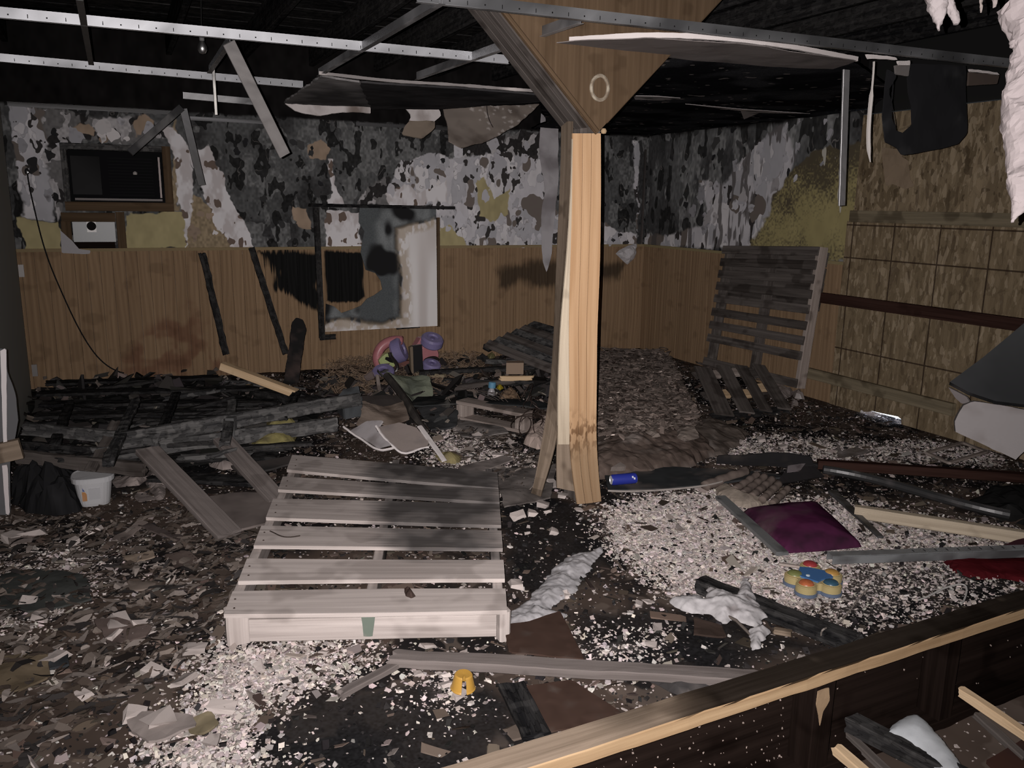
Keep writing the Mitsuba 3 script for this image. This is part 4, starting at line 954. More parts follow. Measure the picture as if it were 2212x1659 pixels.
# burnt white board
wb = thing('white_board', 'large white board on the wall, half of it burnt grey with a hole through it', 'board')
by = YB - .035
bl = Yp(702, 717, by); br = Yp(945, 704, by); tlx = Yp(700, 452, by)
O = np.array([bl[0], by, bl[2]])
def bq(a, b): p = Yp(a, b, by); return (p[0] - O[0], p[2] - O[2])
hole = [(777, 449), (775, 480), (787, 500), (779, 545), (790, 583), (811, 590), (822, 606), (826, 625), (808, 638), (793, 645), (780, 660), (762, 668), (738, 676), (722, 662), (704, 656)]
outl = [bq(*p) for p in [(942, 451), (945, 704), (702, 717)] + hole[::-1]]
poly = Polygon(outl).buffer(0)
rp = np.array(poly.exterior.coords)
m = patch(poly, lambda q: np.stack([O[0] + q[:, 0], by + 0 * q[:, 0], O[2] + q[:, 1]], 1), .008, .03, 4)
V = m[0].copy(); 
scene_key = put('panel', mikit.ply((V, m[1]), 'burnt_board', uv=m[2]), wb)
lft = beam((O[0] - .03, by, O[2] - .06), (O[0] - .045, by, Yp(692, 448, by)[2]), .055, .03, up=(0, -1, 0), tone=2, amp=.002)
wood('frame_stile', lft, wb)
wood('frame_rail', beam((O[0] - .05, by, O[2] - .055), (O[0] + .10, by, O[2] - .05), .05, .03, up=(0, -1, 0), tone=2, amp=.002, rag=.01), wb)
wood('frame_rail', beam((O[0] + .72, by + .012, O[2] + .01), (O[0] + .96, by + .012, O[2] + .02), .05, .02, up=(0, -1, 0), tone=2, amp=.002, rag=.01), wb)
wood('edge_batten', beam((Yp(945, 490, by)[0] + .012, YB - .02, Yp(945, 706, by)[2]), (Yp(945, 490, by)[0] + .012, YB - .02, Yp(945, 470, by)[2]), .03, .03, up=(0, -1, 0), tone=5), wb)
wood('chalk_ledge', beam(Yp(668, 443, YB - .05), Yp(980, 449, YB - .05), .1, .03, tone=2, amp=.003, rag=.02), None, label='long charred ledge on the wall above the burnt white board', cat='ledge')
# two burnt battens leaning on the wainscot, a scorched plank beside them
wood('burnt_batten', beam(Yp(437, 547, YB - .06), Yp(488, 765, YB - .16), .06, .035, up=(0, -1, 0), tone=2, amp=.012, freq=16, rag=.02, k=4), None, label='crooked charred batten leaning on the wainscot under the bare plaster', cat='burnt wood')
wood('burnt_batten', beam(Yp(543, 535, YB - .06), Yp(617, 765, YB - .22), .055, .035, up=(0, -1, 0), tone=2, amp=.007, freq=16, rag=.02, k=4), None, label='straight charred batten leaning on the wainscot near the burnt plank', cat='burnt wood')
m = sheet([Yp(a, b, 7.3 - (b - 690) * .0035) for a, b in [(612, 828), (622, 760), (630, 700), (640, 688), (654, 694), (660, 715), (652, 770), (643, 832)]], .03, .012, .006, 9, 4, .03)
painted('burnt_plank', m, (.022, .021, .021), None, dirt=(.075, .055, .05), amt=.4, s=8, seed=3, label='broad charred plank with a rounded top standing upright', cat='burnt wood')

# ------------------------------------------------------------------ the boarded opening
for name, lo, hi, flag, lab in (('strand_board', (2.62, 1.52), (5.03, 2.31), 0, 'upper sheet of strand board closing the opening'), ('strand_board', (2.62, -.03), (5.09, 1.50), 10, 'lower sheet of strand board marked with dark layout lines')):
    poly = shapely.box(lo[0], lo[1], hi[0], hi[1])
    if flag: poly = poly.difference(Polygon([tuple(Xp(a, b, XR)[[1, 2]]) for a, b in [(1863, 886), (1866, 884), (1871, 889), (1880, 889), (1888, 887), (1910, 892), (1930, 896), (1945, 899), (1952, 905), (1953, 940), (1860, 940)]]))
    m = extrude_x(poly, XR - .026, .011)
    uv = np.stack([np.full(len(m[0]), flag + .5), m[0][:, 2]], 1)
    put(name, mikit.ply(m, 'strand_surface', uv=uv), None, label=lab, cat='board')
z_u = Xp(2000, 471, XR - .05)[2]
wood('cross_stud', beam((XR - .047, Xp(1840, 468, XR - .04)[1], z_u), (XR - .047, 2.5, z_u), .09, .038, up=(-1, 0, 0), tone=12), None, label='pale stud nailed across the joint of the two strand boards', cat='stud')
a_, b_ = Xp(1747, 806, XR - .04), Xp(2062, 884, XR - .04); zl = (a_[2] + b_[2]) / 2
wood('cross_stud', beam((XR - .047, a_[1], zl), (XR - .047, b_[1], zl), .09, .038, up=(-1, 0, 0), tone=12), None, label='pale stud nailed low across the foot of the strand board', cat='stud')
a_, b_ = Xp(1768, 642, XR - .07), Xp(2215, 703, XR - .07)
wood('dark_rail', beam(a_, b_ + (b_ - a_) * .3, .085, .04, up=(-1, 0, 0), tone=4), None, label='dark red-brown rail across the lower strand board', cat='rail')
m = sheet([Xp(a, b, XR - .030) for a, b in [(1905, 318), (1945, 322), (1950, 338), (1962, 345), (1966, 380), (1975, 402), (1955, 408), (1930, 398), (1915, 402), (1910, 370)]], .003, .008, .01, 8, 3, .03)
painted('paper_scrap', m, (.27, .205, .145), None, dirt=(.2, .15, .1), amt=.3, label='torn brown paper stuck on the upper strand board under the felt', cat='paper')

# ------------------------------------------------------------------ the doorway at the left edge
jb = box_between((XL + .002, YB - .14, -.02), (-.81, YB - .012, 2.28))
painted('black_jamb', jb, (.012, .012, .013), None, 'satin', dirt=(.05, .05, .05), amt=.3, s=6, label='black door jamb in the corner at the left edge', cat='door jamb')
for (a, b) in ((46, 585), (75, 800)):
    p = Yp(a, b, YB - .15); painted('hinge', box_between(p - [.02, .006, .05], p + [.02, .006, .05]), (.17, .16, .155), 'black_jamb', 'metal')
dl = box_between((-.80, 5.9, 0), (-.755, Z(64, 868)[1], 2.32))
struct('door_1', mikit.ply(dl, 'matte', color=tint(dl[0], (.34, .34, .32))), 'grey door leaf standing open at the left edge')
bwl = thing('broken_wallboard', 'broken wallboard with a white edge standing at the left edge', 'wallboard')
e = Z(18, 1112)
P3 = [Yp(a, b, e[1] + .02) for a, b in [(-25, 752), (14, 752), (16, 800), (34, 850), (40, 905), (30, 960), (22, 1000), (24, 1110), (-25, 1110)]]
painted('board', sheet(P3, .012, .004, .004, 8, 3, .04), (.11, .11, .115), bwl, dirt=(.05, .048, .045), amt=.4, s=5)
painted('white_edge', sheet([Yp(a, b, e[1]) for a, b in [(1, 757), (14, 750), (16, 958), (8, 962)]], .014, .003, 0, 8, 3, .03), (.62, .58, .58), bwl, label='white gypsum edge')
painted('white_edge', sheet([Yp(a, b, e[1] - .02) for a, b in [(5, 1004), (17, 1002), (22, 1110), (14, 1112)]], .014, .003, 0, 8, 5, .03), (.58, .53, .53), bwl, label='white gypsum edge')
wood('block', beam(Yp(-30, 985, e[1] - .01), Yp(46, 968, e[1] - .01), .10, .05, up=(0, -1, 0), tone=10), bwl, label='brown wooden block')

# ------------------------------------------------------------------ big things on the floor
def zs(*pts): return [Z(a, b, c) for a, b, c in pts]
def plank(name, a, b, w, t, tone, label, cat='plank', up=(0, 0, 1), parent=None, **kw):
    return wood(name, beam(Z(*a), Z(*b), w, t, up=up, tone=tone, **kw), parent, label=label, cat=cat if parent is None else None)
def heap(name, pts, h, col, label, cat, dirt=None, amt=0.3, s=9, seed=0, rough=.03, bsdf='matte', z=0.0, rag=.05, step=.03, edge=.6, reach=None, rs=8.0, parent=None, hs=8.0, speck=.3, kind=None, smooth=False, fuzz=0.0):
    V, F = pillow([np.minimum(Z(a, b, z), [XR - .06, YB - .06, 9]) for a, b in pts], h, rough, hs, seed, step, rag, edge, reach, rs, fuzz)
    return painted(name, (V, F), col, parent, bsdf, dirt, amt, s, seed, speck, smooth=smooth, label=label, cat=None if parent or kind else cat, kind=kind)

# ---- the pallet in front
pal = thing('wooden_pallet', 'large grey pallet lying flat in front, its far right side burnt black', 'pallet')
lx = lambda y: 632 - (y - 985) * 144 / 330.0
rx = lambda y: 1072 + (y - 1025) * 21 / 300.0
SL = [(982, 1014, 1020, 1054), (1029, 1057, 1056, 1085), (1077, 1117, 1089, 1134), (1135, 1178, 1146, 1184), (1206, 1255, 1209, 1250), (1277, 1326, 1271, 1318)]
for k, (lf, ln, rf, rn) in enumerate(SL):
    far = [Z(lx(lf) - 2, lf, .135), Z((lx(lf) + rx(rf)) / 2, (lf + rf) / 2 + (0, 1, -1, 0, 1, -2)[k], .135), Z(rx(rf) + 3, rf, .135)]
    near = [Z(lx(ln), ln, .135), Z((lx(ln) + rx(rn)) / 2, (ln + rn) / 2 + (1, -1, 1, 0, -1, 2)[k], .135), Z(rx(rn) + 3, rn, .135)]
    wood('deck_board', strip(far, near, .017, 9, (0, 0, 1), 30), pal)
    for a, b in ((lx((lf + ln) / 2) + 14, lf * .65 + ln * .35), (lx((lf + ln) / 2) + 12, lf * .25 + ln * .75)):
        painted('nail', lathe([(0, .002), (.004, .0015), (.004, -.001)], Z(a, b, .136), n=6), (.06, .045, .04), pal, 'matte')
def stringer(yn, yf, fx):
    a = Z(fx(yn), yn, .066); b = Z(fx(yf), yf, .066); return beam(a, b, .04, .096, tone=9, n=2)
wood('stringer', stringer(1322, 1000, lambda y: lx(y) + 22), pal)
wood('stringer', stringer(1320, 1010, lambda y: (lx(y) + rx(y)) / 2 + 10), pal)
wood('stringer', stringer(1318, 1030, lambda y: rx(y) - 16), pal)
a, b = Z(540, 1361, .062), Z(1072, 1350, .062)
wood('front_board', beam(a, b, .088, .018, up=(0, -1, 0), tone=9, ch=.003), pal)
for p, w in ((Z(514, 1352, .064), .085), (Z(1086, 1345, .064), .045)):
    wood('corner_block', beam(p + [0, .015, -.062], p + [0, .015, .056], w, .09, up=(0, -1, 0), tone=9, ch=.008, amp=.0025), pal)
m = sheet([Z(778, 1327, .116), Z(808, 1327, .116), Z(806, 1345, .085), Z(802, 1372, .04), Z(783, 1372, .04), Z(782, 1345, .08)], .0015, .003, 0, 9, 2, .012)
painted('green_paint', (m[0] + np.array([0, -.012, 0]), m[1]), (.13, .155, .13), pal, dirt=(.2, .19, .17), amt=.3, s=40, label='smear of dull green paint')
painted('twig', tube(curve([Z(583, 1147, .14), Z(600, 1155, .142), Z(612, 1159, .145), Z(648, 1157, .14)], 12), .0025, 5), (.05, .04, .035), None, label='thin bent twig lying on the pallet in front', cat='twig')
heap('char_lump', [(873, 1270), (888, 1274), (897, 1288), (890, 1293), (876, 1288)], .03, (.05, .035, .03), 'small brown lump on the nearest slat of the pallet', 'lump', z=.136, rag=.006, step=.008, rs=40, hs=40, rough=.012)

# ---- the low wall in the lower right corner
kw = thing('low_wall', 'low wooden wall with a burnt top plate across the lower right corner', 'low wall')
kd = unit(np.array([2.2, .075, 0])); kn = np.array([-kd[1], kd[0], 0])
k0 = np.array([.20, 1.535, .31]); k1 = k0 + kd * 3.3
wood('top_plate', beam(k0, k1, .092, .040, tone=10, amp=.0035, freq=11, k=4), kw)
p0, p1 = k0 + kn * .05 + [0, 0, -.165], k1 + kn * .05 + [0, 0, -.165]
wood('back_board', beam(p0, p1, .30, .014, up=(0, -1, 0), tone=11), kw)
for px_, w_ in ((1782, .075), (2235, .06)):
    s0 = Z(px_, 1475, .29)[0]
    q = k0 + kd * ((s0 - k0[0]) / kd[0])
    wood('stud', beam(q + [0, 0, -.33], q + [0, 0, -.02], w_, .085, up=(0, -1, 0), tone=11, amp=.002), kw)
q = k0 + kd * ((Z(1770, 1475, .29)[0] - k0[0]) / kd[0])
painted('fresh_split', sheet([q + kd * x - kn * .0455 + [0, 0, z] for x, z in ((-.022, -.03), (.02, -.03), (.024, -.075), (.006, -.10), (-.002, -.145), (-.012, -.11), (-.026, -.075))], .003, .006, .002, 20, 3, .012), (.27, .19, .12), kw, dirt=(.12, .08, .055), amt=.3, s=30, label='fresh split patch on the stud')
wood('sole_plate', beam(k0 + [0, 0, -.31], k1 + [0, 0, -.31], .09, .038, tone=11, amp=.004), kw)
# chips of plaster caught on the back board
n = 700; u = rng.uniform(0, 1, n); zc = .02 + .27 * rng.uniform(0, 1, n) ** 1.7
C = k0 + np.outer(u * 3.1, kd) + kn * .041; C[:, 2] = zc
keep = rng.uniform(size=n) < np.where(C[:, 0] < 1.7, 1, .18); C = C[keep]; s = rng.uniform(.0015, .005, len(C))
V, F, c = bits(C, np.stack([s, s * .5, s], 1), np.tile([.33, .27, .24], (len(C), 1)) * rng.uniform(.5, 1.2, (len(C), 1)), rng)
painted('plaster_specks', (V, F), c, kw, kind='stuff')

# ---- things in the corner between the low wall and the camera
plank('charred_beam', (1838, 1560, .05), (2090, 1690, .06), .055, .05, 2, 'black charred beam beside the white curved slat, inside the low wall', 'burnt wood', amp=.006, rag=.01, k=4)
wsl = heap('curved_slat', [(1914, 1586), (1928, 1566), (1952, 1551), (1976, 1546), (1994, 1554), (2036, 1600), (2075, 1650), (2100, 1690), (2060, 1700), (2025, 1665), (1985, 1625), (1945, 1600)], .035, (.42, .44, .46), 'white rounded plastic slat inside the low wall', 'plastic slat', dirt=(.26, .27, .28), amt=.4, s=14, rough=.004, rag=.0, z=.07, bsdf='satin', step=.012, edge=.45, hs=16, speck=.05, smooth=True)
plank('split_batten', (2076, 1494, .06), (2240, 1604, .05), .032, .03, 1, 'broken pale batten inside the low wall at the right edge', 'broken wood', amp=.004, rag=.02)
plank('split_batten', (2110, 1545, .03), (2215, 1640, .03), .03, .02, 7, 'thin grey splinter under the broken pale batten', 'broken wood', amp=.004, rag=.02)
plank('split_batten', (1808, 1618, .03), (1900, 1700, .03), .034, .03, 1, 'short split end of fresh wood at the foot of the low wall stud', 'broken wood', amp=.004, rag=.02)
plank('split_batten', (1836, 1590, .02), (1930, 1680, .02), .028, .02, 7, 'grey splintered lath between the fresh split end and the charred beam', 'broken wood', amp=.004, rag=.02)
painted('brown_board', sheet(zs((2130, 1650, .02), (2212, 1600, .02), (2300, 1640, .02), (2200, 1720, .02)), .012, .004, .003, 6, 3), (.055, .028, .022), None, dirt=(.03, .02, .02), amt=.4, label='red-brown board in the extreme lower right corner', cat='board')

# ---- planks and scraps in front
wood('scorched_plank', beam(Z(850, 1422, .03), Z(1640, 1466, .035), .072, .034, tone=14, amp=.007, freq=9, rag=.03, k=4), None, label='long scorched plank with tapered end in front of the pallet', cat='plank')
heap('char_crust', [(1240, 1428), (1300, 1452), (1400, 1470), (1470, 1500), (1590, 1498), (1600, 1472), (1470, 1450), (1350, 1438)], .045, (.045, .042, .042), 'black crust along the scorched plank', 'charred crust', dirt=(.16, .14, .13), amt=.3, s=14, rag=.02, step=.02, rough=.03)
plank('scorched_plank', (735, 1500, .02), (862, 1432, .02), .035, .02, 14, 'short curved grey plank left of the long scorched plank', amp=.006, rag=.02)
plank('charred_beam', (1512, 1262, .05), (1850, 1392, .05), .07, .06, 2, 'black charred beam lying under the rag of white insulation', 'burnt wood', amp=.007, rag=.02, k=4)
plank('black_board', (1105, 1480, .02), (1160, 1590, .02), .09, .02, 2, 'short black board beside the brown tile', 'burnt wood', amp=.004, rag=.01)
for pts, lab in (([(1086, 1352), (1140, 1345), (1210, 1322), (1262, 1425), (1100, 1412)], 'brown sheet of flooring beside the rag of insulation at the pallet'), ([(1128, 1486), (1235, 1472), (1345, 1545), (1330, 1560), (1150, 1590)], 'brown sheet of flooring near the broken yellow cup')):
    painted('flooring_sheet', sheet([Z(a, b, .022) for a, b in pts], .006, .006, .004, 6, 4, .03), (.055, .034, .027), None, dirt=(.10, .08, .07), amt=.28, s=16, label=lab, cat='flooring sheet', speck=.3)
# rags of insulation
heap('insulation_rag', [(1303, 1182), (1262, 1192), (1222, 1206), (1190, 1236), (1160, 1278), (1128, 1304), (1100, 1322), (1078, 1372), (1105, 1384), (1135, 1398), (1160, 1403), (1150, 1366), (1200, 1345), (1226, 1328), (1190, 1318), (1205, 1300), (1240, 1280), (1268, 1240), (1298, 1196)], .045, (.36, .35, .36), 'long grey-white rag of insulation beside the pallet in front', 'insulation', dirt=(.21, .20, .20), amt=.35, s=16, bsdf='cloth', rough=.016, rag=.028, step=.007, rs=26, hs=18, fuzz=.0035, smooth=True)
heap('insulation_rag', [(1448, 1296), (1462, 1286), (1500, 1292), (1524, 1300), (1530, 1268), (1550, 1276), (1572, 1282), (1592, 1290), (1604, 1254), (1618, 1250), (1622, 1284), (1640, 1304), (1655, 1330), (1640, 1350), (1658, 1368), (1640, 1400), (1626, 1406), (1618, 1384), (1626, 1352), (1590, 1340), (1560, 1346), (1536, 1328), (1480, 1322), (1458, 1312)], .06, (.40, .385, .39), 'branching white rag of insulation beside the toy', 'insulation', dirt=(.22, .20, .20), amt=.3, s=18, bsdf='cloth', rough=.02, rag=.03, step=.007, rs=28, hs=20, fuzz=.004, smooth=True, z=.085)
painted('stick', tube([Z(1525, 1308, .10), Z(1590, 1340, .09), Z(1640, 1390, .06)], .006, 6), (.10, .085, .075), None, label='thin grey stick lying across the branching rag of insulation', cat='stick')
plank('wood_stub', (1672, 1362, .03), (1708, 1368, .03), .03, .02, 10, 'small brown stub of wood right of the branching rag', 'wood scrap', rag=.01)
# broken yellow cup
cp = Z(1000, 1487, .012)
prof = [(.040, 0), (.0425, .004), (.0395, .009), (.030, .052), (.026, .056), (.0, .054), (0, .050), (.0235, .052), (.0275, .048), (.0365, .009), (.040, 0)]
painted('broken_cup', lathe(prof, cp, (0.02, -.05, 1), 44, .32, 2 * math.pi - .14, ref=(-cp[1], cp[0], 0)), (.40, .225, .045), None, 'satin', dirt=(.30, .19, .06), amt=.25, s=50, smooth=False, label='yellow plastic cup, broken open, standing upside down', cat='cup')
# cushion with the metal channel and the pale log beside it
V, F = pillow(zs((1606, 1106, .02), (1690, 1094, .02), (1766, 1090, .02), (1815, 1135, .02), (1862, 1181, .02), (1775, 1190, .02), (1692, 1195, .02), (1645, 1150, .02)), .075, .006, 6, 2, .014, .0, .5, .15)
cc = tint(V, (.080, .019, .054), (.034, .014, .026), .42, 7, 2, .15)
du = np.clip((nz(V, 5, 12, 3) + .5 + .9 * (V[:, 1] - 3.13) + .8 * (V[:, 0] - 3.0) * 0 - .50) * 4 + .3, 0, 1)[:, None] * (.4 + .6 * (nz(V, 70, 3, 2)[:, None] + .5))
painted('cushion', (V, F), cc * (1 - du) + np.array([.115, .095, .090]) * du, None, 'cloth', smooth=True, label='square purple cushion dusted grey at its far corner', cat='cushion')
m = beam(Z(1556, 1074, .03), Z(1690, 1196, .03), .06, .02, tone=0, n=20, k=3)
painted('metal_channel', (m[0], m[1]), (.25, .26, .265), None, 'metal', dirt=(.08, .08, .08), amt=.35, s=20, label='grey metal channel along the near left edge of the cushion', cat='metal strip')
heap('pale_log', [(1544, 1056), (1558, 1048), (1576, 1052), (1620, 1072), (1668, 1088), (1640, 1096), (1612, 1099), (1575, 1085), (1548, 1072)], .06, (.29, .245, .205), 'pale rounded piece of wood behind the cushion', 'wood piece', dirt=(.18, .15, .13), amt=.35, s=20, rag=.004, step=.015, rough=.012, edge=.5)
rb = thing('corrugated_hose', 'brown ribbed roll lying behind the cushion', 'ribbed roll')
for k, (a, b, r) in enumerate((((1612, 1018), (1522, 1050), .030), ((1636, 1026), (1586, 1058), .022), ((1652, 1030), (1604, 1066), .022), ((1668, 1036), (1624, 1072), .022), ((1682, 1046), (1646, 1080), .022), ((1702, 1056), (1668, 1088), .020))):
    P3 = np.linspace(Z(*a, .055), Z(*b, .035), 22); P3[:, 2] += .003 * np.sin(np.arange(22) * 1.1)
    painted('rib', tube(P3, r * (1 + .035 * np.sin(np.arange(22) * 1.9)), 10), (.15, .12, .105), rb, dirt=(.07, .055, .05), amt=.35, s=26, seed=k, smooth=True)
# toy flower
toy = thing('flower_toy', 'five-petalled toy with coloured buttons on the plaster crumbs', 'toy')
tc = Z(1757, 1262, .03); tx = unit(RIGHT * [1, 1, 0]); ty = np.array([-tx[1], tx[0], 0.])
def tp(a, b): q = Z(a, b, .055) - tc; return np.array([q @ tx, q @ ty])
lobes = [((1750, 1221), (.27, .035, .038), 'red button'), ((1717, 1241), (.15, .165, .06), 'green button'), ((1742, 1262), (.38, .11, .045), 'orange button'), ((1795, 1261), (.03, .075, .115), 'blue-green button'), ((1797, 1239), (.37, .21, .06), 'yellow button')]
cen = np.mean([tp(*l[0]) for l in lobes], 0)
un = shapely.union_all([Point(*tp(*l[0])).buffer(.043, 20) for l in lobes] + [Polygon([tp(*l[0]) for l in lobes])]).buffer(.012).buffer(-.012)
def flat(poly, z0, h, round_=.006):
    P_ = []
    m = trimesh.creation.extrude_polygon(poly, h, engine='earcut'); v = np.array(m.vertices)
    return np.array([tc[0], tc[1], z0]) + np.outer(v[:, 0], tx) + np.outer(v[:, 1], ty) + np.outer(v[:, 2], [0, 0, 1]), np.array(m.faces)
painted('base', flat(un.buffer(.004), .012, .014), (.10, .13, .19), toy, 'satin')
painted('body', flat(un, .026, .026), (.37, .30, .145), toy, 'satin', dirt=(.36, .29, .16), amt=.2, s=40)
painted('top_rim', flat(un.buffer(-.004), .052, .004), (.36, .29, .145), toy, 'satin')
star = Polygon([tp(1730, 1229), tp(1748, 1230), tp(1785, 1238), tp(1796, 1249), tp(1772, 1254), tp(1765, 1258), tp(1748, 1252), tp(1728, 1246)]).buffer(.006)
painted('face_plate', flat(star, .056, .007), (.045, .125, .29), toy, 'satin', dirt=(.03, .09, .2), amt=.2, s=50, label='blue face plate')
painted('light', lathe([(0, .004), (.008, .003), (.009, 0)], tc + np.array([0, 0, .033]) + tx * (tp(1745, 1247)[0]) + ty * tp(1745, 1247)[1], n=14), (.45, .52, .56), toy, 'satin')
for (a, b), col, lab in lobes:
    q = tp(a, b); c = np.array([tc[0], tc[1], .055]) + tx * q[0] + ty * q[1]
    bt = painted('button', lathe([(0, .018), (.018, .016), (.027, .011), (.031, .004), (.031, 0)], c, n=26), col, toy, 'satin', smooth=True, dirt=np.array(col) * .6, amt=.25, s=50, label=lab)
    painted('button_ring', lathe([(.033, 0), (.036, .003), (.033, .005), (.031, .003)], c, n=26), (.40, .32, .15), bt, 'satin')
# blue can
can = thing('drink_can', 'dented blue drink can lying on the black mat', 'can')
e0, e1 = Z(1320, 1037, .062), Z(1374, 1034, .062); ax = unit(e1 - e0); ax[2] = .03; L = np.linalg.norm(e1 - e0); R = .031
body = lathe([(R * .86, 0), (R, .008), (R, L - .012), (R * .84, L)], e0, ax, 32)
V = body[0]; V = V + .004 * np.stack([nz(V, 25, 3), nz(V, 25, 4), nz(V, 25, 5)], 1)
painted('body', (V, body[1]), (.02, .03, .24), can, 'satin', smooth=True)
painted('lid', lathe([(0, .003), (R * .7, .003), (R * .78, -.003), (R * .86, 0)], e0, ax, 28), (.6, .6, .6), can, 'metal', smooth=False, label='silver lid')
painted('bottom', lathe([(R * .84, 0), (R * .7, .003), (0, -.004)], e1, ax, 28), (.5, .5, .5), can, 'metal')
m = sheet([p + np.array([-.004, -.008, .0]) for p in [Z(1361, 1029, .085), Z(1368, 1028, .085), Z(1370, 1039, .052), Z(1363, 1041, .052)]], .001, .001, 0, 5, 1, .01)
lg = [e0 + ax * (L * .80) + np.array([math.cos(t) * 0, 0, 0]) for t in (0,)]
for dx, dz in ((0, .55), (.010, .25)):
    c = e0 + ax * (L * .80 + dx); nrm = unit(np.array([-.35, -.8, .0]) * 1 + np.array([0, 0, dz])); nrm = unit(nrm - ax * (nrm @ ax))
    painted('emblem', oriented_box(c + nrm * (R + .0008), ax, np.cross(nrm, ax), nrm, .009, .012, .0012), (.62, .62, .64), can, 'satin', label='small white printed emblem')
# black mat with a folded end
mat = thing('black_mat', 'black mat with a worn pale edge and a folded end, right of the post', 'mat')
P3 = zs((1302, 1000, .03), (1460, 1008, .035), (1550, 1013, .04), (1670, 1020, .05), (1700, 1028, .05), (1600, 1036, .045), (1526, 1046, .04), (1436, 1056, .035), (1313, 1058, .03))
painted('flat_part', sheet(P3[::-1], .012, .008, .006, 4, 3, .04), (.040, .042, .044), mat, dirt=(.13, .11, .10), amt=.34, s=7, speck=.3)
E = curve(zs((1313, 1060, .035), (1380, 1061, .037), (1436, 1058, .04), (1500, 1052, .045), (1560, 1040, .05)), 30)
painted('worn_edge', tube(E, .006, 6), (.30, .27, .25), mat, dirt=(.1, .09, .085), amt=.3, s=30, label='pale worn edge')
painted('folded_part', sheet([Z(1548, 1010, .03), Z(1640, 1015, .03), Z(1665, 1018, .03), Z(1755, 1000, .05), Yp(1746, 966, Z(1755, 1000, .05)[1]), Yp(1700, 978, Z(1700, 1010, .05)[1]), Yp(1660, 992, Z(1660, 1015, .05)[1]), Yp(1550, 990, Z(1550, 1010, .03)[1])], .01, .006, .03, 4, 5, .03), (.022, .021, .022), mat, dirt=(.06, .05, .045), amt=.3, s=9, label='standing folded end')
painted('folded_part', sheet([Z(1672, 1048, .02), Z(1782, 1028, .03), Z(1764, 1000, .10), Z(1700, 1012, .07)], .01, .006, .02, 4, 6, .03), (.024, .022, .023), mat, dirt=(.07, .055, .05), amt=.3, s=9)
painted('label_patch', sheet(zs((1702, 1006, .115), (1740, 1001, .125), (1728, 1018, .10), (1700, 1022, .09)), .002, .004, .004, 8, 3, .02), (.16, .14, .145), mat, dirt=(.06, .05, .05), amt=.4, s=60)
painted('rubble_cap', sheet(zs((1318, 1018, .06), (1338, 1006, .07), (1352, 1014, .06), (1347, 1018, .05)), .03, .008, .01, 8, 4, .02), (.20, .17, .155), None, label='small pale lump on the black mat behind the blue can', cat='rubble lump')
# rails, pipes and studs on the right
plank('dark_rail', (1766, 1002, .06), (2250, 1034, .06), .05, .055, 4, 'dark red-brown rail lying on the litter at the right', 'rail', amp=.002)
plank('dark_rail', (1560, 992, .04), (1770, 1006, .05), .03, .03, 2, 'thin black rail running from the folded mat', 'rail', amp=.003)
painted('black_pipe', tube(curve(zs((1778, 1014, .07), (1950, 1052, .05), (2100, 1094, .04), (2180, 1112, .03)), 30), .026, 10), (.030, .030, .031), None, 'satin', dirt=(.10, .09, .09), amt=.3, s=12, label='black pipe slanting across the plaster crumbs at the right', cat='pipe')
m = beam(Z(1798, 1062, .04), Z(1902, 1160, .03), .05, .02, tone=0, n=20, k=3, taper=.6)
painted('metal_channel', (m[0], m[1]), (.11, .11, .115), None, 'metal', dirt=(.04, .04, .04), amt=.4, s=20, label='dark metal strip right of the cushion, under the cream stud', cat='metal strip')
plank('cream_stud', (1846, 1104, .05), (2260, 1168, .05), .05, .062, 13, 'cream-sided stud with a grimy top at the right', 'stud', ch=.004, amp=.001)
painted('black_bracket', sheet([Z(1843, 1106, .06), Z(1854, 1104, .06), Z(1856, 1090, .12), Yp(1853, 1054, Z(1850, 1105, .06)[1]), Yp(1845, 1058, Z(1850, 1105, .06)[1]), Z(1842, 1090, .1)], .01, .002, .006, 9, 2, .02), (.02, .018, .018), None, 'satin', label='small black bracket standing at the end of the cream stud', cat='bracket')
P3 = zs((1792, 1206, .03), (2240, 1190, .04)); t = thing('metal_channel', 'long galvanised channel with slots lying across the right edge', 'metal strip')
m = beam(P3[0], P3[1], .055, .004, n=30, k=2); painted('web', (m[0] + [0, 0, .02], m[1]), (.34, .355, .365), t, 'metal', dirt=(.17, .17, .175), amt=.4, s=10)
d_ = unit(P3[1] - P3[0]); s_ = unit(np.cross(d_, [0, 0, 1]))
for sg in (-1, 1):
    m = beam(P3[0] + s_ * .027 * sg, P3[1] + s_ * .027 * sg, .003, .036, n=30, k=2); painted('flange', (m[0], m[1]), (.32, .335, .345), t, 'metal', dirt=(.14, .14, .145), amt=.45, s=10, seed=sg + 2)
S = [oriented_box(P3[0] + d_ * x + [0, 0, .0225], d_, s_, np.array([0, 0, 1.]), .003, .02, .003) for x in np.arange(.4, 1.25, .055)]
painted('slots', join(*S), (.03, .03, .03), t, kind='stuff')
painted('maroon_cloth', sheet(zs((2150, 1184, .03), (2195, 1166, .06), (2260, 1160, .07), (2260, 1186, .05)), .006, .004, .006, 5, 3, .03), (.045, .018, .022), None, 'cloth', label='dark maroon cloth behind the long channel at the right edge', cat='cloth')
heap('red_cloth', [(2036, 1214), (2090, 1204), (2150, 1206), (2212, 1202), (2290, 1205), (2290, 1262), (2212, 1258), (2165, 1248), (2110, 1252), (2062, 1236)], .03, (.075, .009, .012), 'dark red cloth in front of the long channel', 'cloth', dirt=(.03, .008, .01), amt=.35, s=9, bsdf='cloth', rough=.012, rag=.01, step=.02, edge=.4)
def wire(name, pts, r, col, label, bsdf='satin'): return painted(name, tube(curve(zs(*pts), 30), r, 6), col, None, bsdf, label=label, cat='wire')
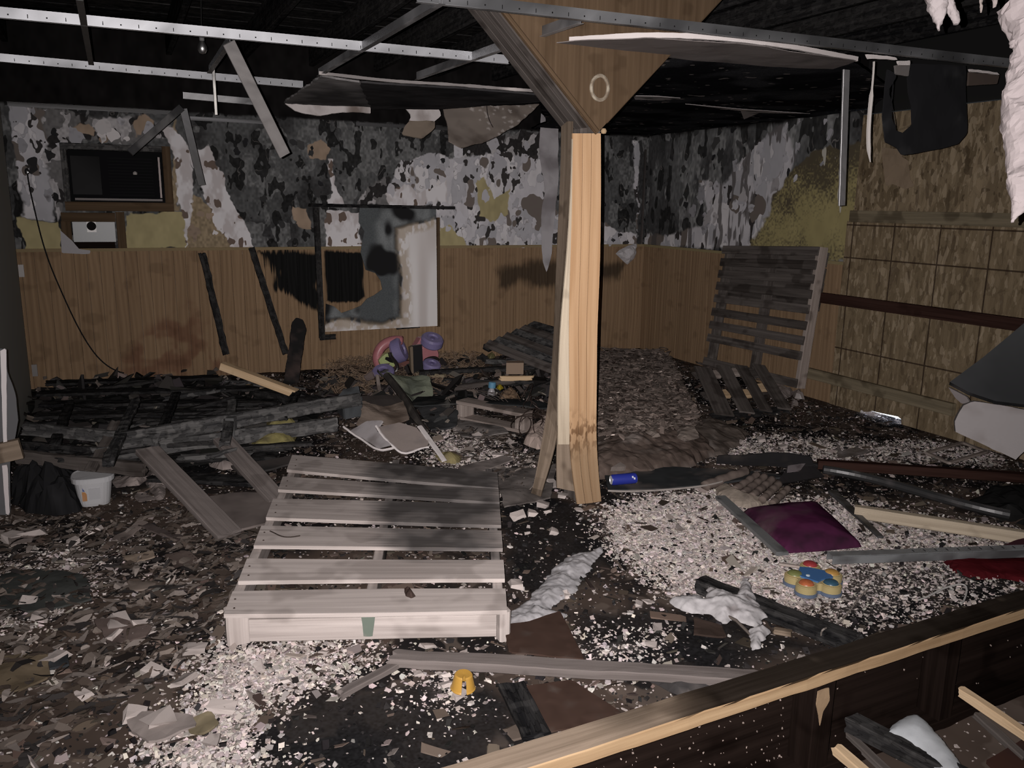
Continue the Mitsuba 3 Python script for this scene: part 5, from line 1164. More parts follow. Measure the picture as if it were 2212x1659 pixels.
wire('bent_wire', [(1984, 1296, .02), (2020, 1280, .03), (2058, 1265, .04), (2084, 1264, .04), (2088, 1276, .03), (2076, 1300, .02)], .004, (.40, .385, .37), 'white bent wire hook near the red cloth')
wire('bent_wire', [(1874, 1274, .02), (1850, 1300, .03), (1820, 1338, .04), (1795, 1354, .06), (1776, 1362, .08), (1774, 1376, .04), (1776, 1388, .02)], .0035, (.22, .19, .17), 'thin grey bent wire over the charred beam')
plank('wood_stub', (1682, 1218, .03), (1738, 1226, .03), .02, .012, 0, 'short grey stick beside the toy', 'wood scrap', rag=.01)
# black upholstery and white block at the right edge
ch = thing('upholstered_block', 'black upholstered cone over a white foam block at the right edge', 'upholstery')
cone = [Dp(2049, 832, 5.0), Dp(2120, 778, 4.95), Dp(2214, 702, 4.9), Dp(2300, 640, 4.9), Dp(2300, 900, 4.7), Dp(2212, 878, 4.75), Dp(2150, 868, 4.8), Dp(2090, 852, 4.92)]
painted('cover', sheet(cone, .06, 0, .0, 3, 3, .03, curl=-.18), (.021, .023, .025), ch, 'satin', dirt=(.035, .037, .04), amt=.4, s=3, smooth=True)
wh = [Dp(2058, 930, 5.02), Dp(2056, 905, 5.02), Dp(2076, 872, 5.0), Dp(2096, 864, 4.98), Dp(2150, 872, 4.92), Dp(2212, 882, 4.85), Dp(2300, 890, 4.8), Dp(2300, 955, 4.75), Dp(2212, 975, 4.78), Dp(2194, 992, 4.8), Dp(2120, 958, 4.92)]
painted('foam', sheet(wh, .10, .006, .004, 5, 3, .03), (.40, .375, .375), ch, 'matte', dirt=(.30, .27, .265), amt=.3, s=8, label='white foam block')
painted('lining', sheet([Dp(2052, 836, 5.02), Dp(2090, 856, 4.95), Dp(2098, 868, 4.94), Dp(2080, 872, 4.97), Dp(2066, 858, 5.0)], .02, .002, 0, 5, 2, .02), (.24, .215, .215), ch)

# ------------------------------------------------------------------ the burnt bed base on the left
bed = thing('burnt_bed_base', 'collapsed charred timber bed base along the left side', 'bed base')
def part_beam(name, a, b, w, t, tone, parent, **kw):
    return wood(name, beam(Z(*a), Z(*b), w, t, tone=tone, **kw), parent)
ck = dict(amp=.009, freq=17, rag=.03, k=5)
part_beam('side_rail', (262, 950, .32), (778, 862, .32), .035, .085, 8, bed, **ck)
part_beam('side_rail', (202, 984, .23), (728, 916, .25), .035, .085, 8, bed, **ck)
part_beam('side_rail', (52, 926, .30), (340, 952, .30), .035, .07, 8, bed, **ck)
part_beam('side_rail', (40, 986, .22), (312, 1014, .20), .04, .07, 7, bed, **ck)
part_beam('side_rail', (40, 960, .20), (300, 985, .18), .03, .05, 2, bed, **ck)
for a, b, t in (((232, 1003, .34), (293, 866, .36), 8), ((196, 1016, .20), (250, 915, .34), 7), ((486, 958, .33), (502, 868, .34), 8), ((118, 960, .28), (150, 872, .28), 2), ((352, 925, .32), (380, 850, .30), 2), ((610, 905, .28), (640, 850, .28), 2)):
    part_beam('cross_slat', a, b, .055, .025, t, bed, **ck)
for k, (a, b) in enumerate((((100, 828, .14), (470, 815, .12)), ((85, 850, .16), (560, 838, .15)), ((90, 872, .18), (600, 868, .16)), ((80, 898, .20), (640, 884, .18)), ((300, 905, .22), (640, 905, .15)), ((340, 990, .05), (600, 985, .05)), ((330, 1030, .04), (560, 1040, .04)))):
    part_beam('burnt_board', a, b, .14, .022, 2, bed, **ck)
heap('char_heap', [(75, 842), (250, 812), (470, 812), (640, 850), (700, 885), (640, 960), (470, 1000), (330, 1020), (180, 1010), (60, 960)], .10, (.020, .020, .020), 'heap of charred litter filling the burnt bed base', 'charred litter', dirt=(.06, .058, .056), amt=.30, s=11, rag=.06, step=.045, rough=.05, speck=.5, kind='stuff')
painted('corner_post', join(oriented_box(Z(500, 930, .28), RIGHT, unit(FWD * [1, 1, 0]), np.array([0, 0, 1.]), .05, .05, .16)), (.12, .12, .12), bed, dirt=(.03, .03, .03), amt=.4, s=14)
plank('grey_plank', (318, 972, .30), (496, 1156, .03), .125, .03, 14, 'wide grey-brown plank sloping from the bed base down to the floor', amp=.003, rag=.012, k=3)
plank('grey_plank', (480, 948, .28), (600, 1080, .05), .11, .03, 14, 'smoky plank sloping from the bed base to the corner of the front pallet', amp=.003, rag=.012, k=3)
painted('board_scrap', sheet(zs((400, 1088, .03), (500, 1072, .04), (610, 1062, .06), (606, 1130, .02), (500, 1150, .02)), .012, .02, .008, 4, 3, .04), (.16, .135, .125), None, dirt=(.09, .075, .07), amt=.45, s=7, label='pale brown broken board lying beside the front pallet', cat='board')
painted('board_scrap', sheet(zs((500, 1010, .05), (640, 985, .06), (650, 1000, .05), (520, 1032, .04)), .012, .012, .006, 4, 5, .04), (.075, .065, .062), None, dirt=(.03, .03, .03), amt=.4, s=7, label='dark board lying behind the front pallet', cat='board')
for pts, h, lab in (([(452, 1000), (500, 1000), (520, 1012), (480, 1015), (455, 1008)], .05, 'curled pale scrap of paper under the sloping planks'), ([(450, 1001), (470, 997), (480, 1006), (462, 1010)], .04, 'small pale scrap of paper under the sloping planks'), ([(240, 1030), (300, 1025), (330, 1032), (300, 1048), (250, 1052)], .04, 'pale torn paper right of the white bucket'),
                    ([(318, 1008), (345, 1012), (365, 1040), (350, 1080), (335, 1082), (315, 1045)], .07, 'crumpled grey-brown paper under the wide sloping plank'), ([(300, 1058), (340, 1078), (300, 1086), (290, 1072)], .02, 'flat pale scrap of paper beside the crumpled paper')):
    heap('paper_scrap', pts, h, (.27, .23, .215), lab, 'paper', dirt=(.12, .10, .095), amt=.4, s=20, rag=.02, step=.02, rough=.04)
rs_ = np.random.default_rng(31)
for k in range(34):   # loose sticks of char thrown over the bed base
    a, b = rs_.uniform(90, 660), rs_.uniform(825, 985)
    p = Z(a, b, rs_.uniform(.10, .26)); an = rs_.uniform(-.5, .5); L_ = rs_.uniform(.15, .5)
    dv = np.array([math.cos(an), math.sin(an), rs_.uniform(-.15, .15)]) * L_ / 2
    wood('burnt_stick', beam(p - dv, p + dv, rs_.uniform(.02, .06), rs_.uniform(.012, .03), tone=2 if k % 3 else 8, **ck), None, label='loose charred stick lying on the burnt bed base', cat='burnt wood', group='charred sticks on the bed base')
# yellow mineral wool caught under the rails
for pts, lab in (([(578, 902), (600, 894), (624, 903), (640, 917), (580, 922)], 'upper tuft of yellow mineral wool in the burnt bed base'), ([(545, 952), (640, 945), (644, 964), (550, 968)], 'lower strip of yellow mineral wool in the burnt bed base')):
    heap('mineral_wool', pts, .07, (.20, .175, .075), lab, 'insulation', dirt=(.10, .085, .05), amt=.4, s=22, z=.18, rag=.02, step=.02, rough=.03, hs=24)
# rubbish bag and bucket
heap('rubbish_bag', [(28, 1050), (60, 1022), (120, 1018), (170, 1030), (190, 1070), (180, 1104), (120, 1112), (60, 1108), (30, 1090)], .24, (.016, .016, .017), 'crumpled black rubbish bag left of the white bucket', 'rubbish bag', bsdf='matte', dirt=(.03, .03, .032), amt=.3, s=12, rough=.10, rag=.03, step=.025, hs=13, edge=.5)
bk_ = thing('bucket', 'white plastic bucket with a torn label beside the rubbish bag', 'bucket')
bc = Z(206, 1084, .0); rr = .072
def rsq(z, r, n=36, p=3.2):
    t = np.linspace(0, 2 * np.pi, n, endpoint=False); c, s = np.cos(t), np.sin(t); k = (np.abs(c) ** p + np.abs(s) ** p) ** (-1 / p)
    return np.stack([bc[0] + r * k * c, bc[1] + r * k * s, np.full(n, z)], 1)
def loft(rings, cap0=True, cap1=True):
    n = len(rings[0]); V = np.vstack(rings); F = []
    for k in range(len(rings) - 1):
        i = np.arange(n); j = (i + 1) % n; F.append(np.stack([k * n + i, k * n + j, (k + 1) * n + j, (k + 1) * n + i], 1))
    F = np.vstack(F); F = np.vstack([F[:, [0, 1, 2]], F[:, [0, 2, 3]]])
    extra = []
    for on, base in ((cap0, 0), (cap1, (len(rings) - 1) * n)):
        if on: c = len(V); V = np.vstack([V, V[base:base + n].mean(0)]); i = np.arange(n); F = np.vstack([F, np.stack([base + i, base + (i + 1) % n, np.full(n, c)], 1)])
    return V, F
painted('tub', loft([rsq(.0, .072), rsq(.015, .076), rsq(.13, .092), rsq(.135, .094)]), (.40, .40, .41), bk_, 'satin', dirt=(.26, .25, .245), amt=.35, s=14)
painted('lid', loft([rsq(.132, .094), rsq(.134, .104), rsq(.155, .105), rsq(.160, .100), rsq(.156, .092)]), (.40, .40, .41), bk_, 'satin', dirt=(.2, .19, .185), amt=.35, s=14, label='white lid')
fd = unit(-(bc - EYE) * [1, 1, 0]); fs = np.array([-fd[1], fd[0], 0])
for dx, z, w, h, col, lab in ((-.045, .105, .02, .028, (.06, .08, .20), 'blue label patch'), (-.048, .062, .022, .05, (.33, .15, .05), 'orange label patch'), (.0, .075, .055, .06, (.33, .33, .34), 'grey label')):
    c = bc + fs * -dx * -1 + fd * .088 + [0, 0, z] if False else bc + fd * (.090 - abs(dx) * .25) - fs * dx * -1 + [0, 0, z]
    painted('label_patch', oriented_box(c, fs, fd, np.array([0, 0, 1.]), w, .006, h), col, bk_, 'satin', dirt=(.25, .24, .23), amt=.3, s=50, label=lab)

# ------------------------------------------------------------------ against the back wall
heap('straw_litter', [(640, 872), (690, 842), (700, 780), (770, 752), (880, 742), (1040, 752), (1052, 800), (1000, 846), (860, 858), (740, 876)], .10, (.12, .085, .065), 'brown matted straw and ash under the burnt white board', 'straw litter', dirt=(.05, .04, .035), amt=.45, s=8, rag=.06, step=.05, rough=.06, speck=.5, kind='stuff')
ns = 2600
Pp = Polygon([(690, 840), (705, 785), (770, 755), (880, 748), (1035, 760), (1045, 800), (980, 835), (860, 850)])
pts = []
while len(pts) < ns:
    a, b = rng.uniform(690, 1050), rng.uniform(745, 850)
    if Pp.contains(Point(a, b)): pts.append(np.minimum(Z(a, b, rng.uniform(.05, .11)), [9, YB - .08, 9]))
C = np.array(pts); S_ = np.stack([rng.uniform(.04, .11, ns), np.full(ns, .004), np.full(ns, .003)], 1)
V, F, c = bits(C, S_, np.array([.22, .16, .115]) * rng.uniform(.4, 1.5, (ns, 1)), rng, .5, .1)
painted('loose_straw', (V, F), c, None, kind='stuff', label='loose straws on the matted litter under the burnt white board')
# fresh stud, half burnt
fy = 6.3
m = beam(Yp(480, 790, fy), Yp(640, 850, 6.0), .075, .055, up=(0, 0, 1), tone=1, ch=.004, k=2, n=6)
fs_ = thing('half_burnt_stud', 'fresh yellow stud burnt at one end, lying on the bed base', 'stud')
wood('fresh_end', m, fs_, label='fresh pale wood')
wood('burnt_end', beam(Yp(632, 848, 6.02), Yp(722, 886, 5.85), .07, .05, tone=2, amp=.006, rag=.02, k=4), fs_, label='charred end')
plank('split_lath', (520, 832, .10), (662, 856, .12), .05, .03, 1, 'pale split lath under the half-burnt stud', 'broken wood', amp=.006, rag=.03)
plank('char_chunk', (565, 848, .16), (690, 872, .20), .12, .06, 2, 'black chunk of burnt timber below the half-burnt stud', 'burnt wood', amp=.012, freq=8, rag=.02, k=4)
# ride-on toy
rt = thing('ride_on_toy', 'pink ride-on toy with purple wheels lying on its side under the white board', 'toy')
def wheel(px, py, y, r, w, axis, nm='wheel'):
    c = Yp(px, py, y); ax = unit(axis)
    prof = [(0, -w * .35), (r * .45, -w * .35), (r * .5, -w * .5), (r * .86, -w * .5), (r, -w * .3), (r, w * .3), (r * .86, w * .5), (r * .5, w * .5), (r * .45, w * .35), (0, w * .35)]
    k = painted(nm, lathe(prof, c, ax, 36), (.19, .165, .31), rt, 'satin', smooth=False, dirt=(.13, .11, .20), amt=.25, s=18, label='purple wheel')
    painted('hub', lathe([(0, w * .44), (r * .2, w * .42), (r * .24, w * .35)], c, ax, 18), (.12, .10, .22), k, 'satin')
ry = 7.32
wheel(861, 757, ry, .115, .10, (.75, -.45, .35))
wheel(933, 737, ry - .06, .105, .09, (.1, -.42, .9))
wheel(828, 806, ry - .22, .10, .08, (-.2, -.4, .9))
wheel(932, 790, ry - .22, .085, .07, (.1, -.35, .92))
arch = curve([Yp(a, b, ry + .04) for a, b in [(842, 806), (824, 795), (815, 775), (822, 752), (842, 738), (868, 736)]], 26)
V, F = tube(arch, .045, 10); painted('body_shell', (V, F), (.40, .155, .17), rt, 'satin', smooth=True, dirt=(.28, .08, .09), amt=.3, s=12, label='pink body shell')
painted('body_block', sheet([Yp(a, b, ry + .06) for a, b in [(900, 728), (925, 724), (936, 750), (940, 765), (938, 782), (915, 790), (888, 780), (890, 745)]], .10, .006, .01, 8, 3, .03), (.37, .15, .165), rt, 'satin', dirt=(.25, .08, .09), amt=.3, s=12, label='pink body')
painted('seat', sheet([Yp(a, b, ry - .02) for a, b in [(816, 777), (828, 762), (846, 760), (851, 778), (848, 790), (835, 794), (818, 786)]], .06, .006, .012, 8, 4, .03), (.34, .40, .17), rt, 'satin', dirt=(.18, .22, .07), amt=.3, s=14, smooth=False, label='yellow-green seat')
painted('underside', sheet([Yp(a, b, ry + .08) for a, b in [(850, 780), (890, 776), (892, 812), (845, 808)]], .05, .01, .01, 8, 5, .03), (.16, .075, .065), rt, dirt=(.08, .05, .045), amt=.4, s=12)
for q in ([(842, 762), (848, 775), (856, 785), (858, 798), (850, 806), (842, 803)], [(918, 780), (930, 774), (945, 777), (944, 784), (925, 788)]):
    painted('bracket', tube(curve([Yp(a, b, ry - .09) for a, b in q], 14), .018, 8), (.018, .014, .014), rt, 'satin')
tv = thing('black_screen', 'black upright panel with a tan rim in front of the ride-on toy', 'panel')
q = [Yp(a, b, 7.05) for a, b in [(888, 746), (909, 743), (912, 800), (890, 806)]]
painted('face', sheet(q, .03, .0, 0, 4, 2, .03), (.010, .010, .011), tv, 'satin')
painted('rim', sheet([Yp(a, b, 7.06) for a, b in [(882, 749), (888, 745), (890, 806), (885, 804)]], .05, .002, 0, 4, 2, .03), (.17, .135, .10), tv)
plank('pale_board', (902, 806, .10), (962, 812, .10), .05, .03, 12, 'short tan board beside the black upright panel', rag=.006)
# cloth, tray, card and broken gypsum board in the middle
painted('green_cloth', sheet([Yp(832, 808, 6.35), Yp(905, 810, 6.35), Yp(926, 826, 6.3), Yp(936, 852, 6.15), Yp(928, 862, 6.1), Yp(900, 858, 6.1), Yp(896, 866, 6.1), Yp(868, 850, 6.15), Yp(846, 830, 6.2)], .006, .012, .10, 5, 4, .025), (.17, .185, .14), None, 'cloth', dirt=(.09, .10, .08), amt=.4, s=8, label='grey-green cloth draped over the rubble in the middle', cat='cloth')
plank('split_lath', (815, 812, .22), (820, 850, .12), .03, .03, 0, 'grey upright lath left of the green cloth', 'broken wood', rag=.01)
plank('split_lath', (840, 818, .22), (858, 850, .12), .03, .025, 0, 'grey slanting lath in front of the green cloth', 'broken wood', rag=.01)
tr_ = thing('grey_tray', 'dark blue-grey box lying on the end of the bed base', 'box')
painted('shell', sheet([Yp(742, 862, 5.6), Yp(776, 856, 5.6), Yp(782, 900, 5.4), Yp(745, 908, 5.4), Yp(728, 892, 5.5)], .10, .006, .012, 6, 3, .03), (.085, .092, .098), tr_, dirt=(.035, .036, .038), amt=.4, s=9)
cdb = thing('burnt_card', 'torn brown card, black along the top, behind the broken gypsum boards', 'card')
painted('sheet', sheet([Yp(777, 858, 5.55), Yp(855, 856, 5.55), Yp(872, 866, 5.5), Yp(884, 905, 5.25), Yp(850, 918, 5.2), Yp(800, 914, 5.2), Yp(768, 920, 5.2), Yp(780, 900, 5.3)], .006, .012, .05, 5, 4, .03), (.225, .18, .15), cdb, dirt=(.10, .075, .06), amt=.42, s=7)
painted('burnt_rim', sheet([Yp(776, 854, 5.53), Yp(858, 854, 5.53), Yp(868, 868, 5.48), Yp(840, 876, 5.45), Yp(800, 874, 5.45), Yp(780, 868, 5.5)], .004, .012, .03, 5, 5, .03), (.035, .030, .028), cdb, dirt=(.07, .055, .05), amt=.3, s=9, label='blackened top')
def gyp(pts, lab, col, edge, seed):
    t = thing('gypsum_board', lab, 'gypsum board')
    P3 = zs(*pts); O_, A_, B_, _ = frame_of(P3)
    painted('paper_face', sheet(P3 if np.cross(A_, B_)[2] > 0 else P3[::-1], .013, .008, .006, 6, seed, .025), col, t, dirt=(.16, .14, .135), amt=.34, s=9, seed=seed)
    E = curve(zs(*edge), 30); E = E + .006 * np.stack([nz(E, 40, seed, 2), nz(E, 40, seed + 1, 2), nz(E, 40, seed + 2, 2)], 1)
    painted('white_edge', tube(E, .0085, 5), (.62, .575, .565), t, label='white crumbling edge')
gyp([(742, 922, .16), (790, 908, .20), (828, 908, .22), (812, 928, .17), (850, 966, .10), (816, 970, .08), (786, 950, .10)], 'pale broken gypsum board lying on the rubble, left of the two', (.36, .335, .34), [(742, 922, .165), (764, 938, .135), (790, 955, .105), (814, 970, .085), (852, 967, .10)], 3)
gyp([(810, 920, .20), (862, 904, .24), (900, 920, .20), (928, 962, .09), (925, 968, .08), (870, 978, .07), (850, 962, .11), (828, 938, .16)], 'brown-stained broken gypsum board lying on the rubble, right of the two', (.23, .195, .18), [(812, 920, .205), (828, 942, .155), (850, 965, .105), (868, 978, .075), (900, 972, .08), (926, 966, .085)], 6)
sk = thing('white_lath', 'white lath pointing down between the gypsum boards and the front pallet', 'lath')
E = curve(zs((906, 920, .20), (918, 935, .17), (936, 960, .12), (960, 995, .06)), 16)
m = beam(E[0], E[-1], .035, .012, tone=13, amp=.004, rag=.01, k=3, n=16); painted('strip', (m[0], m[1]), (.58, .54, .53), sk, dirt=(.30, .26, .24), amt=.2, s=22)
painted('yellow_line', oriented_box(E[-4] + [0, 0, .009], unit(E[-1] - E[0]), unit(np.cross(E[-1] - E[0], [0, 0, 1])), np.array([0, 0, 1.]), .10, .012, .004), (.38, .28, .10), sk, label='yellow inner line')
P3 = curve([Yp(835, 812, 6.2), Yp(860, 842, 5.9), Yp(885, 880, 5.5), Yp(905, 912, 5.2), Yp(922, 930, 5.05)], 24)
painted('burnt_hoop', tube(P3, np.r_[np.full(18, .030), np.linspace(.03, .012, 6)], 8), (.05, .045, .042), None, dirt=(.13, .115, .10), amt=.3, s=16, label='dark bent rail arching over the burnt card', cat='burnt rail')
# square-ended piece of pallet
pe = thing('pallet_end', 'short grey end of a pallet with an open slot, standing near the post', 'pallet piece')
bl_, br_ = Z(987, 906, .0), Z(1128, 937, .0); ax_ = unit(br_ - bl_); nn_ = unit(np.array([-ax_[1], ax_[0], 0])); nn_ = nn_ if nn_ @ FWD > 0 else -nn_
Lp = np.linalg.norm(br_ - bl_)
for nm, z in (('board', .014), ('board', .135)):
    wood(nm, beam(bl_ + nn_ * .06 + [0, 0, z], br_ + nn_ * .06 + [0, 0, z], .14, .026, tone=0, amp=.0015, k=3), pe)
for x in (.03, Lp - .03):
    wood('block', beam(bl_ + nn_ * .06 + ax_ * x + [0, 0, .026], bl_ + nn_ * .06 + ax_ * x + [0, 0, .122], .075, .12, up=tuple(nn_), tone=0), pe)
painted('black_sheet', sheet([Z(880, 866, .14), Z(1000, 862, .16), Z(1090, 872, .16), Z(1190, 900, .12), Z(1180, 880, .14), Z(1060, 850, .12), Z(905, 850, .10)], .01, .02, .02, 5, 4, .04), (.032, .034, .035), None, dirt=(.075, .07, .066), amt=.3, s=8, label='black sheet lying behind the pallet end', cat='sheet')
painted('black_sheet', sheet([Z(900, 880, .08), Z(960, 872, .10), Z(990, 895, .06), Z(985, 925, .03), Z(930, 930, .02)], .01, .02, .03, 5, 6, .04), (.055, .056, .058), None, dirt=(.025, .025, .025), amt=.4, s=9, label='blackened sheet left of the pallet end', cat='sheet')
# the dark pallet behind the post
dp = thing('burnt_pallet', 'blackened pallet propped up left of the post, near the wall', 'pallet')
for k in range(6):
    a = Yp(1052 + 19 * k, 742 - 8.5 * k, 6.9 + .07 * k); b = Yp(1200, 800 - 17 * k, 6.3 + .10 * k)
    wood('deck_board', beam(a, b, .095, .02, up=(-.3, -.55, .8), tone=8 if k % 2 else 7, amp=.003, rag=.01, k=3), dp)
wood('stringer', beam(Yp(1050, 752, 6.9), Yp(1165, 704, 7.35), .07, .05, up=(-.3, -.55, .8), tone=2, amp=.004, k=3), dp)
wood('stringer', beam(Yp(1128, 778, 6.65), Yp(1200, 730, 7.05), .07, .05, up=(-.3, -.55, .8), tone=2, amp=.004, k=3), dp)
# burnt timbers lying between the toy and the post
LB = [((905, 806, .12), (1200, 790, .14), .07, 2), ((960, 822, .10), (1195, 828, .12), .06, 2), ((980, 838, .12), (1110, 822, .13), .05, 7), ((1040, 800, .12), (1195, 786, .16), .06, 7), ((1050, 780, .14), (1190, 782, .17), .05, 8), ((930, 838, .05), (1060, 862, .06), .09, 2), ((1130, 850, .06), (1195, 822, .14), .07, 2), ((1080, 818, .16), (1150, 816, .17), .03, 1)]
names = ['long black timber reaching from the toy to the post', 'black timber below the long black timber', 'grey-brown timber crossing the rubble pile', 'grey-brown timber under the burnt pallet', 'ash-covered timber at the foot of the burnt pallet', 'black timber lying behind the black sheet', 'black timber slanting towards the post foot', 'thin pale splinter on the rubble pile']
for (a, b, w, t), lab in zip(LB, names):
    plank('burnt_timber', a, b, w, .04, t, lab, 'burnt wood', **ck)
bx_ = Z(1112, 806, .16)
painted('tan_block', oriented_box(bx_ + [0, 0, .05], RIGHT, unit(FWD * [1, 1, 0]), np.array([0, 0, 1.]), .15, .10, .10), (.27, .20, .15), None, dirt=(.2, .15, .11), amt=.3, s=14, label='tan block on the rubble pile left of the post', cat='block')
bot = thing('bottle', 'small clear bottle with a blue cap in the rubble pile', 'bottle')
bq_ = Z(1060, 862, .05)
painted('body', lathe([(0, 0), (.03, .002), (.032, .06), (.02, .085), (.018, .095)], bq_, (.1, 0, 1), 20), (.30, .29, .30), bot, 'satin', smooth=True)
painted('cap', lathe([(.028, .092), (.03, .096), (.03, .135), (.026, .14), (0, .14)], bq_, (.1, 0, 1), 20), (.10, .24, .36), bot, 'satin', label='light blue cap')
heap('yellow_scrap', [(1072, 838), (1080, 834), (1088, 838), (1080, 843)], .05, (.36, .28, .03), 'tiny yellow scrap beside the bottle', 'scrap', z=.09, rag=.004, step=.012)
heap('yellow_scrap', [(940, 985), (975, 976), (1000, 990), (985, 1002), (955, 998)], .05, (.26, .22, .11), 'yellowish tuft at the tip of the white lath', 'scrap', dirt=(.13, .11, .07), amt=.4, s=20, rag=.02, step=.015, rough=.02)
heap('yellow_scrap', [(1052, 768), (1064, 762), (1070, 772), (1058, 776)], .06, (.20, .18, .09), 'dull yellow scrap below the burnt pallet', 'scrap', z=.12, rag=.004, step=.012)
heap('frayed_rope', [(1082, 856), (1110, 850), (1130, 862), (1118, 880), (1090, 880), (1070, 875)], .10, (.17, .115, .075), 'frayed brown bundle of fibres left of the post', 'fibres', dirt=(.06, .045, .035), amt=.45, s=22, z=.08, rag=.02, step=.015, rough=.06, hs=28)
for k in range(5):
    a, b = Z(985 + 18 * k, 832 + 4 * k, .16), Z(1085 + 6 * k, 872 + 3 * k, .12)
    painted('rusty_rod', tube(np.linspace(a, b, 8) + np.outer(np.sin(np.linspace(0, np.pi, 8)), [0, 0, .01 * k]), .003, 5), (.20, .165, .15), None, 'metal', label='thin rusty rod fanned out beside the bottle', cat='rod', group='thin rods beside the bottle')
# rusted wire tangle with pale plaster, at the foot of the post
heap('plaster_lump', [(1128, 958), (1150, 925), (1175, 905), (1198, 915), (1192, 960), (1160, 972)], .13, (.40, .32, .28), 'pale pinkish lump of plaster inside the wire tangle', 'plaster lump', dirt=(.22, .17, .15), amt=.35, s=14, rag=.02, step=.025, rough=.05)
wt = thing('wire_tangle', 'tangle of rusty wire around a pale lump left of the post', 'wire tangle')
for k in range(16):
    c = Z(rng.uniform(1128, 1192), rng.uniform(905, 968), 0) + [0, 0, rng.uniform(.06, .2)]; r = rng.uniform(.05, .13)
    u_ = unit(rng.normal(size=3)); v_ = unit(np.cross(u_, rng.normal(size=3))); t = np.linspace(0, rng.uniform(3, 6.2), 26)
    ln = c + r * (np.outer(np.cos(t), u_) + np.outer(np.sin(t) * rng.uniform(.5, 1), v_)); ln[:, 2] = np.maximum(ln[:, 2], .012)
    painted('wire', tube(ln, .0032, 5), (.05, .035, .03), wt, 'metal')

# ------------------------------------------------------------------ burnt mattress
mt = thing('burnt_mattress', 'burnt mattress with bare rusty springs behind the post', 'mattress')
outl_ = [(1262, 740), (1330, 733), (1440, 735), (1462, 746), (1480, 790), (1510, 842), (1548, 918), (1500, 946), (1400, 962), (1290, 968), (1245, 960)]
P3 = [Z(a, b, .20) * [1, 1, 0] + [0, 0, .01] for a, b in outl_]
V, F = pillow(P3, .17, .020, 9, 3, .030, .04, .5, .45, fuzz=.012)
painted('padding', (V, F), (.105, .080, .068), mt, dirt=(.25, .215, .195), amt=.34, s=13, speck=.9)
th = np.linspace(0, 2 * np.pi, 15)[:-1]
q00, q10, q11, q01 = [Z(a, b, .22) for a, b in [(1290, 745), (1440, 747), (1520, 905), (1290, 940)]]
for i in range(11):
    for j in range(19):
        u_, v_ = (i + .5 + rng.uniform(-.15, .15)) / 11, (j + .5 + rng.uniform(-.15, .15)) / 19
        c = (q00 * (1 - u_) + q10 * u_) * (1 - v_) + (q01 * (1 - u_) + q11 * u_) * v_; c[2] = .19 + rng.uniform(-.010, .012)
        r = .042; tl = rng.normal(0, .12, 2)
        rg_ = np.stack([c[0] + r * np.cos(th), c[1] + r * np.sin(th), c[2] + r * (tl[0] * np.cos(th) + tl[1] * np.sin(th))], 1)
        painted('coil', tube(rg_, .0048, 4, closed=True), np.array([.20, .165, .145]) * rng.uniform(.6, 1.5), mt, 'metal')
nf = 1500; uu, vv = rng.uniform(0, 1, nf), rng.uniform(0, 1, nf) ** .8
Cf = np.array([(q00 * (1 - a) + q10 * a) * (1 - b) + (q01 * (1 - a) + q11 * a) * b for a, b in zip(uu, vv)]); Cf[:, 2] = .178 + rng.uniform(0, .02, nf)
sf = rng.uniform(.006, .03, nf); V, F, c = bits(Cf, np.stack([sf * 1.8, sf, sf * .4], 1), np.array([.14, .112, .098]) * rng.uniform(.25, 1.6, (nf, 1)), rng)
painted('fluff', (V, F), c, mt, kind='stuff', label='grey shreds of stuffing')
for pts, h, lab in (([(1325, 900), (1345, 912), (1385, 910), (1405, 928), (1425, 942), (1410, 946), (1385, 926), (1350, 925), (1330, 915)], .05, 'pale ashen seam of torn cover'), ([(1460, 928), (1500, 922), (1512, 945), (1480, 955), (1462, 945)], .04, 'pale torn cover at the corner')):
    V, F = pillow([Z(a, b, .17) for a, b in pts], h, .02, 14, 3, .025, .02, .5, None, 14); painted('torn_cover', (V, F), (.24, .20, .175), mt, dirt=(.11, .09, .08), amt=.4, s=18, label=lab)
heap('ash_litter', [(1296, 940), (1420, 925), (1530, 905), (1620, 935), (1570, 985), (1440, 1002), (1310, 1006)], .12, (.11, .09, .078), 'ash and shreds at the near edge of the burnt mattress', 'ash', dirt=(.26, .225, .205), amt=.3, s=18, rag=.04, step=.035, rough=.035, speck=.5, kind='stuff')

# ------------------------------------------------------------------ pallets on the right
lp = thing('wooden_pallet', 'smoky grey pallet leaning upright against the side wall', 'pallet')
TLp, TRp = Xp(1566, 532, 5.20), Xp(1772, 532, 5.20); BLp, BRp = Xp(1522, 786, 4.98), Xp(1722, 838, 5.08)
nrm = unit(np.cross(TRp - TLp, BLp - TLp)); nrm = nrm if nrm @ FWD < 0 else -nrm
def lq(u_, v_, d=0): return (TLp * (1 - u_) + TRp * u_) * (1 - v_) + (BLp * (1 - u_) + BRp * u_) * v_ + nrm * d
for v_, tn in zip((.03, .135, .235, .335, .44, .555, .665, .775, .975), (7, 7, 7, 7, 7, 7, 7, 7, 7)):
    wood('deck_board', beam(lq(-.005, v_, .012), lq(1.0, v_ + rng.uniform(-.006, .006), .012), .075, .016, up=tuple(nrm), tone=tn, amp=.002, k=3, rag=.004), lp)
for v_ in (.08, .19, .29, .39):
    wood('bottom_board', beam(lq(0, v_, -.10), lq(1, v_, -.10), .12, .016, up=tuple(nrm), tone=7), lp)
for u_ in (.03, .52, .985):
    wood('stringer', beam(lq(u_, 0, -.045), lq(u_, 1.0, -.045), .042, .09, up=tuple(nrm), tone=0 if u_ > .9 else 7, amp=.003, k=3), lp)
